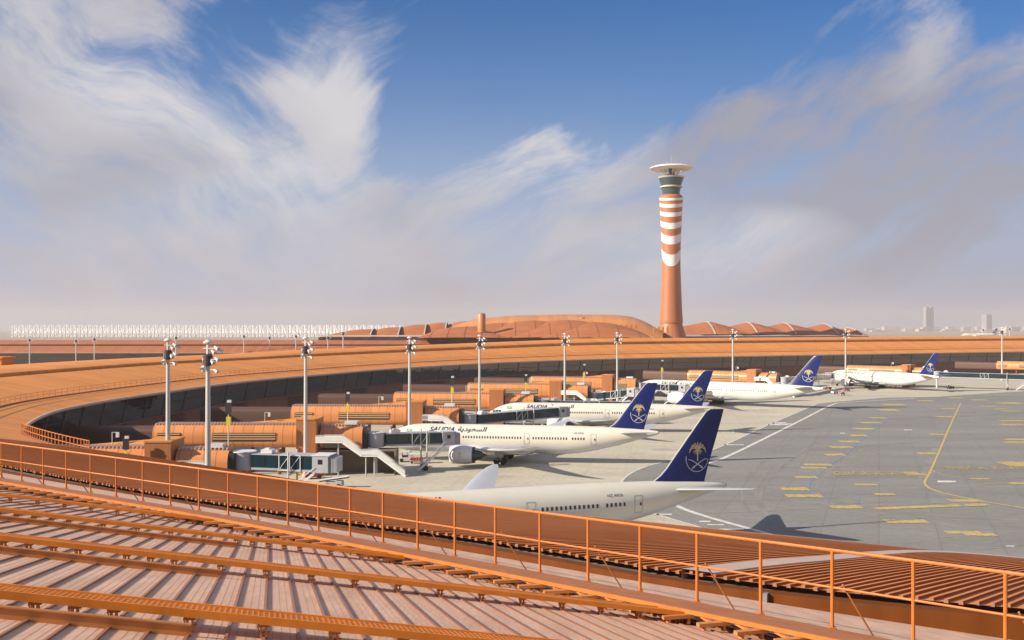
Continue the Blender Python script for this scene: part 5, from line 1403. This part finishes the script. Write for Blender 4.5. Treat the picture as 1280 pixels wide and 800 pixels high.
hi = N(nt,'ShaderNodeMapRange'); hi.interpolation_type = 'SMOOTHSTEP'; hi.inputs['From Min'].default_value = 330; hi.inputs['From Max'].default_value = 620; hi.inputs['To Max'].default_value = 0.35; nt.links.new(el,hi.inputs['Value'])
cl = math_('ADD', math_('SUBTRACT', math_('SUBTRACT', 0.72, blue), hi.outputs['Result']), nn_)
mr = N(nt,'ShaderNodeMapRange'); mr.interpolation_type = 'SMOOTHSTEP'; mr.inputs['From Min'].default_value = -0.15; mr.inputs['From Max'].default_value = 1.15; nt.links.new(cl,mr.inputs['Value'])
# low haze veil
low = math_('EXPONENT', math_('MULTIPLY', math_('MAXIMUM', el, 0.0), -1/75.0))
cov = math_('MAXIMUM', mr.outputs['Result'], low)
# light and dark in the clouds
dk = addall([blob(1200,185,280,120,0,1.1), blob(640,400,1400,60,0,0.28), blob(1000,215,170,45,-5,0.55), blob(900,170,120,45,0,0.35), blob(30,330,200,80,0,0.25), blob(180,230,130,40,20,0.28), blob(60,60,150,60,20,0.2), blob(1270,330,150,80,0,0.35), blob(560,250,120,30,10,0.3),
             blob(660,190,120,45,15,-0.6), blob(430,115,110,60,-20,-0.55), blob(180,130,160,35,-28,-0.55), blob(960,275,90,30,10,-0.6), blob(1165,30,40,90,-30,-0.5), blob(330,250,170,40,15,-0.3)])
n3 = mixf(noise(6.5,6,(2.6,1),-28,0.55,PW).outputs['Fac'], noise(6.5,6,(2.6,1),20,0.55,PW).outputs['Fac'], sel.outputs['Result'])
dk2 = math_('ADD', math_('ADD', dk, math_('MULTIPLY', math_('SUBTRACT', n3, 0.5), 1.5)), 0.30, True)
K = 1/SKY_STR
cm_ = N(nt,'ShaderNodeMix',data_type='RGBA'); nt.links.new(dk2,cm_.inputs[0])
EXPO = 0.68; k_ = K/2**EXPO
cm_.inputs[6].default_value = (0.67*k_,0.655*k_,0.685*k_,1); cm_.inputs[7].default_value = (0.355*k_,0.355*k_,0.435*k_,1)
hs = N(nt,'ShaderNodeHueSaturation'); hs.inputs['Hue'].default_value = 0.513; hs.inputs['Saturation'].default_value = 1.8; hs.inputs['Value'].default_value = 0.66; nt.links.new(sky.outputs[0],hs.inputs['Color'])
vl = N(nt,'ShaderNodeMix',data_type='RGBA'); vl.inputs[7].default_value = (0.36*k_,0.43*k_,0.66*k_,1); nt.links.new(hs.outputs[0],vl.inputs[6])
nt.links.new(math_('EXPONENT', math_('MULTIPLY', math_('POWER', math_('MULTIPLY', math_('MAXIMUM', el, 0.0), 1/190.0), 2.0), -1.0)), vl.inputs[0])
mixc = N(nt,'ShaderNodeMix',data_type='RGBA'); nt.links.new(cov,mixc.inputs[0]); nt.links.new(vl.outputs[2],mixc.inputs[6]); nt.links.new(cm_.outputs[2],mixc.inputs[7])
nt.links.new(mixc.outputs[2], bg.inputs['Color']); bg.inputs['Strength'].default_value = SKY_STR

sl = bpy.data.lights.new('sun','SUN'); sl.energy = 5.0; sl.angle = R(0.5); sl.color = (1.0,0.89,0.74)
so = bpy.data.objects.new('sun', sl); COL.objects.link(so); so.rotation_euler = SUN.to_track_quat('Z','Y').to_euler(); so.location = (-200,-50,120)

# ------------------------------------------------------------------ camera
cd_ = bpy.data.cameras.new('camera'); cam = bpy.data.objects.new('camera', cd_); COL.objects.link(cam)
cam.location = (0,0,CAMZ); cam.rotation_euler = (R(90),0,0); cd_.sensor_width = 36; cd_.lens = 36*F/1280; cd_.shift_y = (HZ-400)/1280; cd_.clip_start = 0.1; cd_.clip_end = 40000
scene.camera = cam
vs_ = scene.view_settings; vs_.view_transform = 'Standard'; vs_.look = 'None'; vs_.gamma = 1; vs_.exposure = EXPO; vs_.use_curve_mapping = False
cy_ = scene.cycles; cy_.use_denoising = True; cy_.max_bounces = 6; cy_.diffuse_bounces = 2; cy_.glossy_bounces = 3; cy_.volume_bounces = 1; cy_.transmission_bounces = 2; cy_.caustics_reflective = False; cy_.caustics_refractive = False
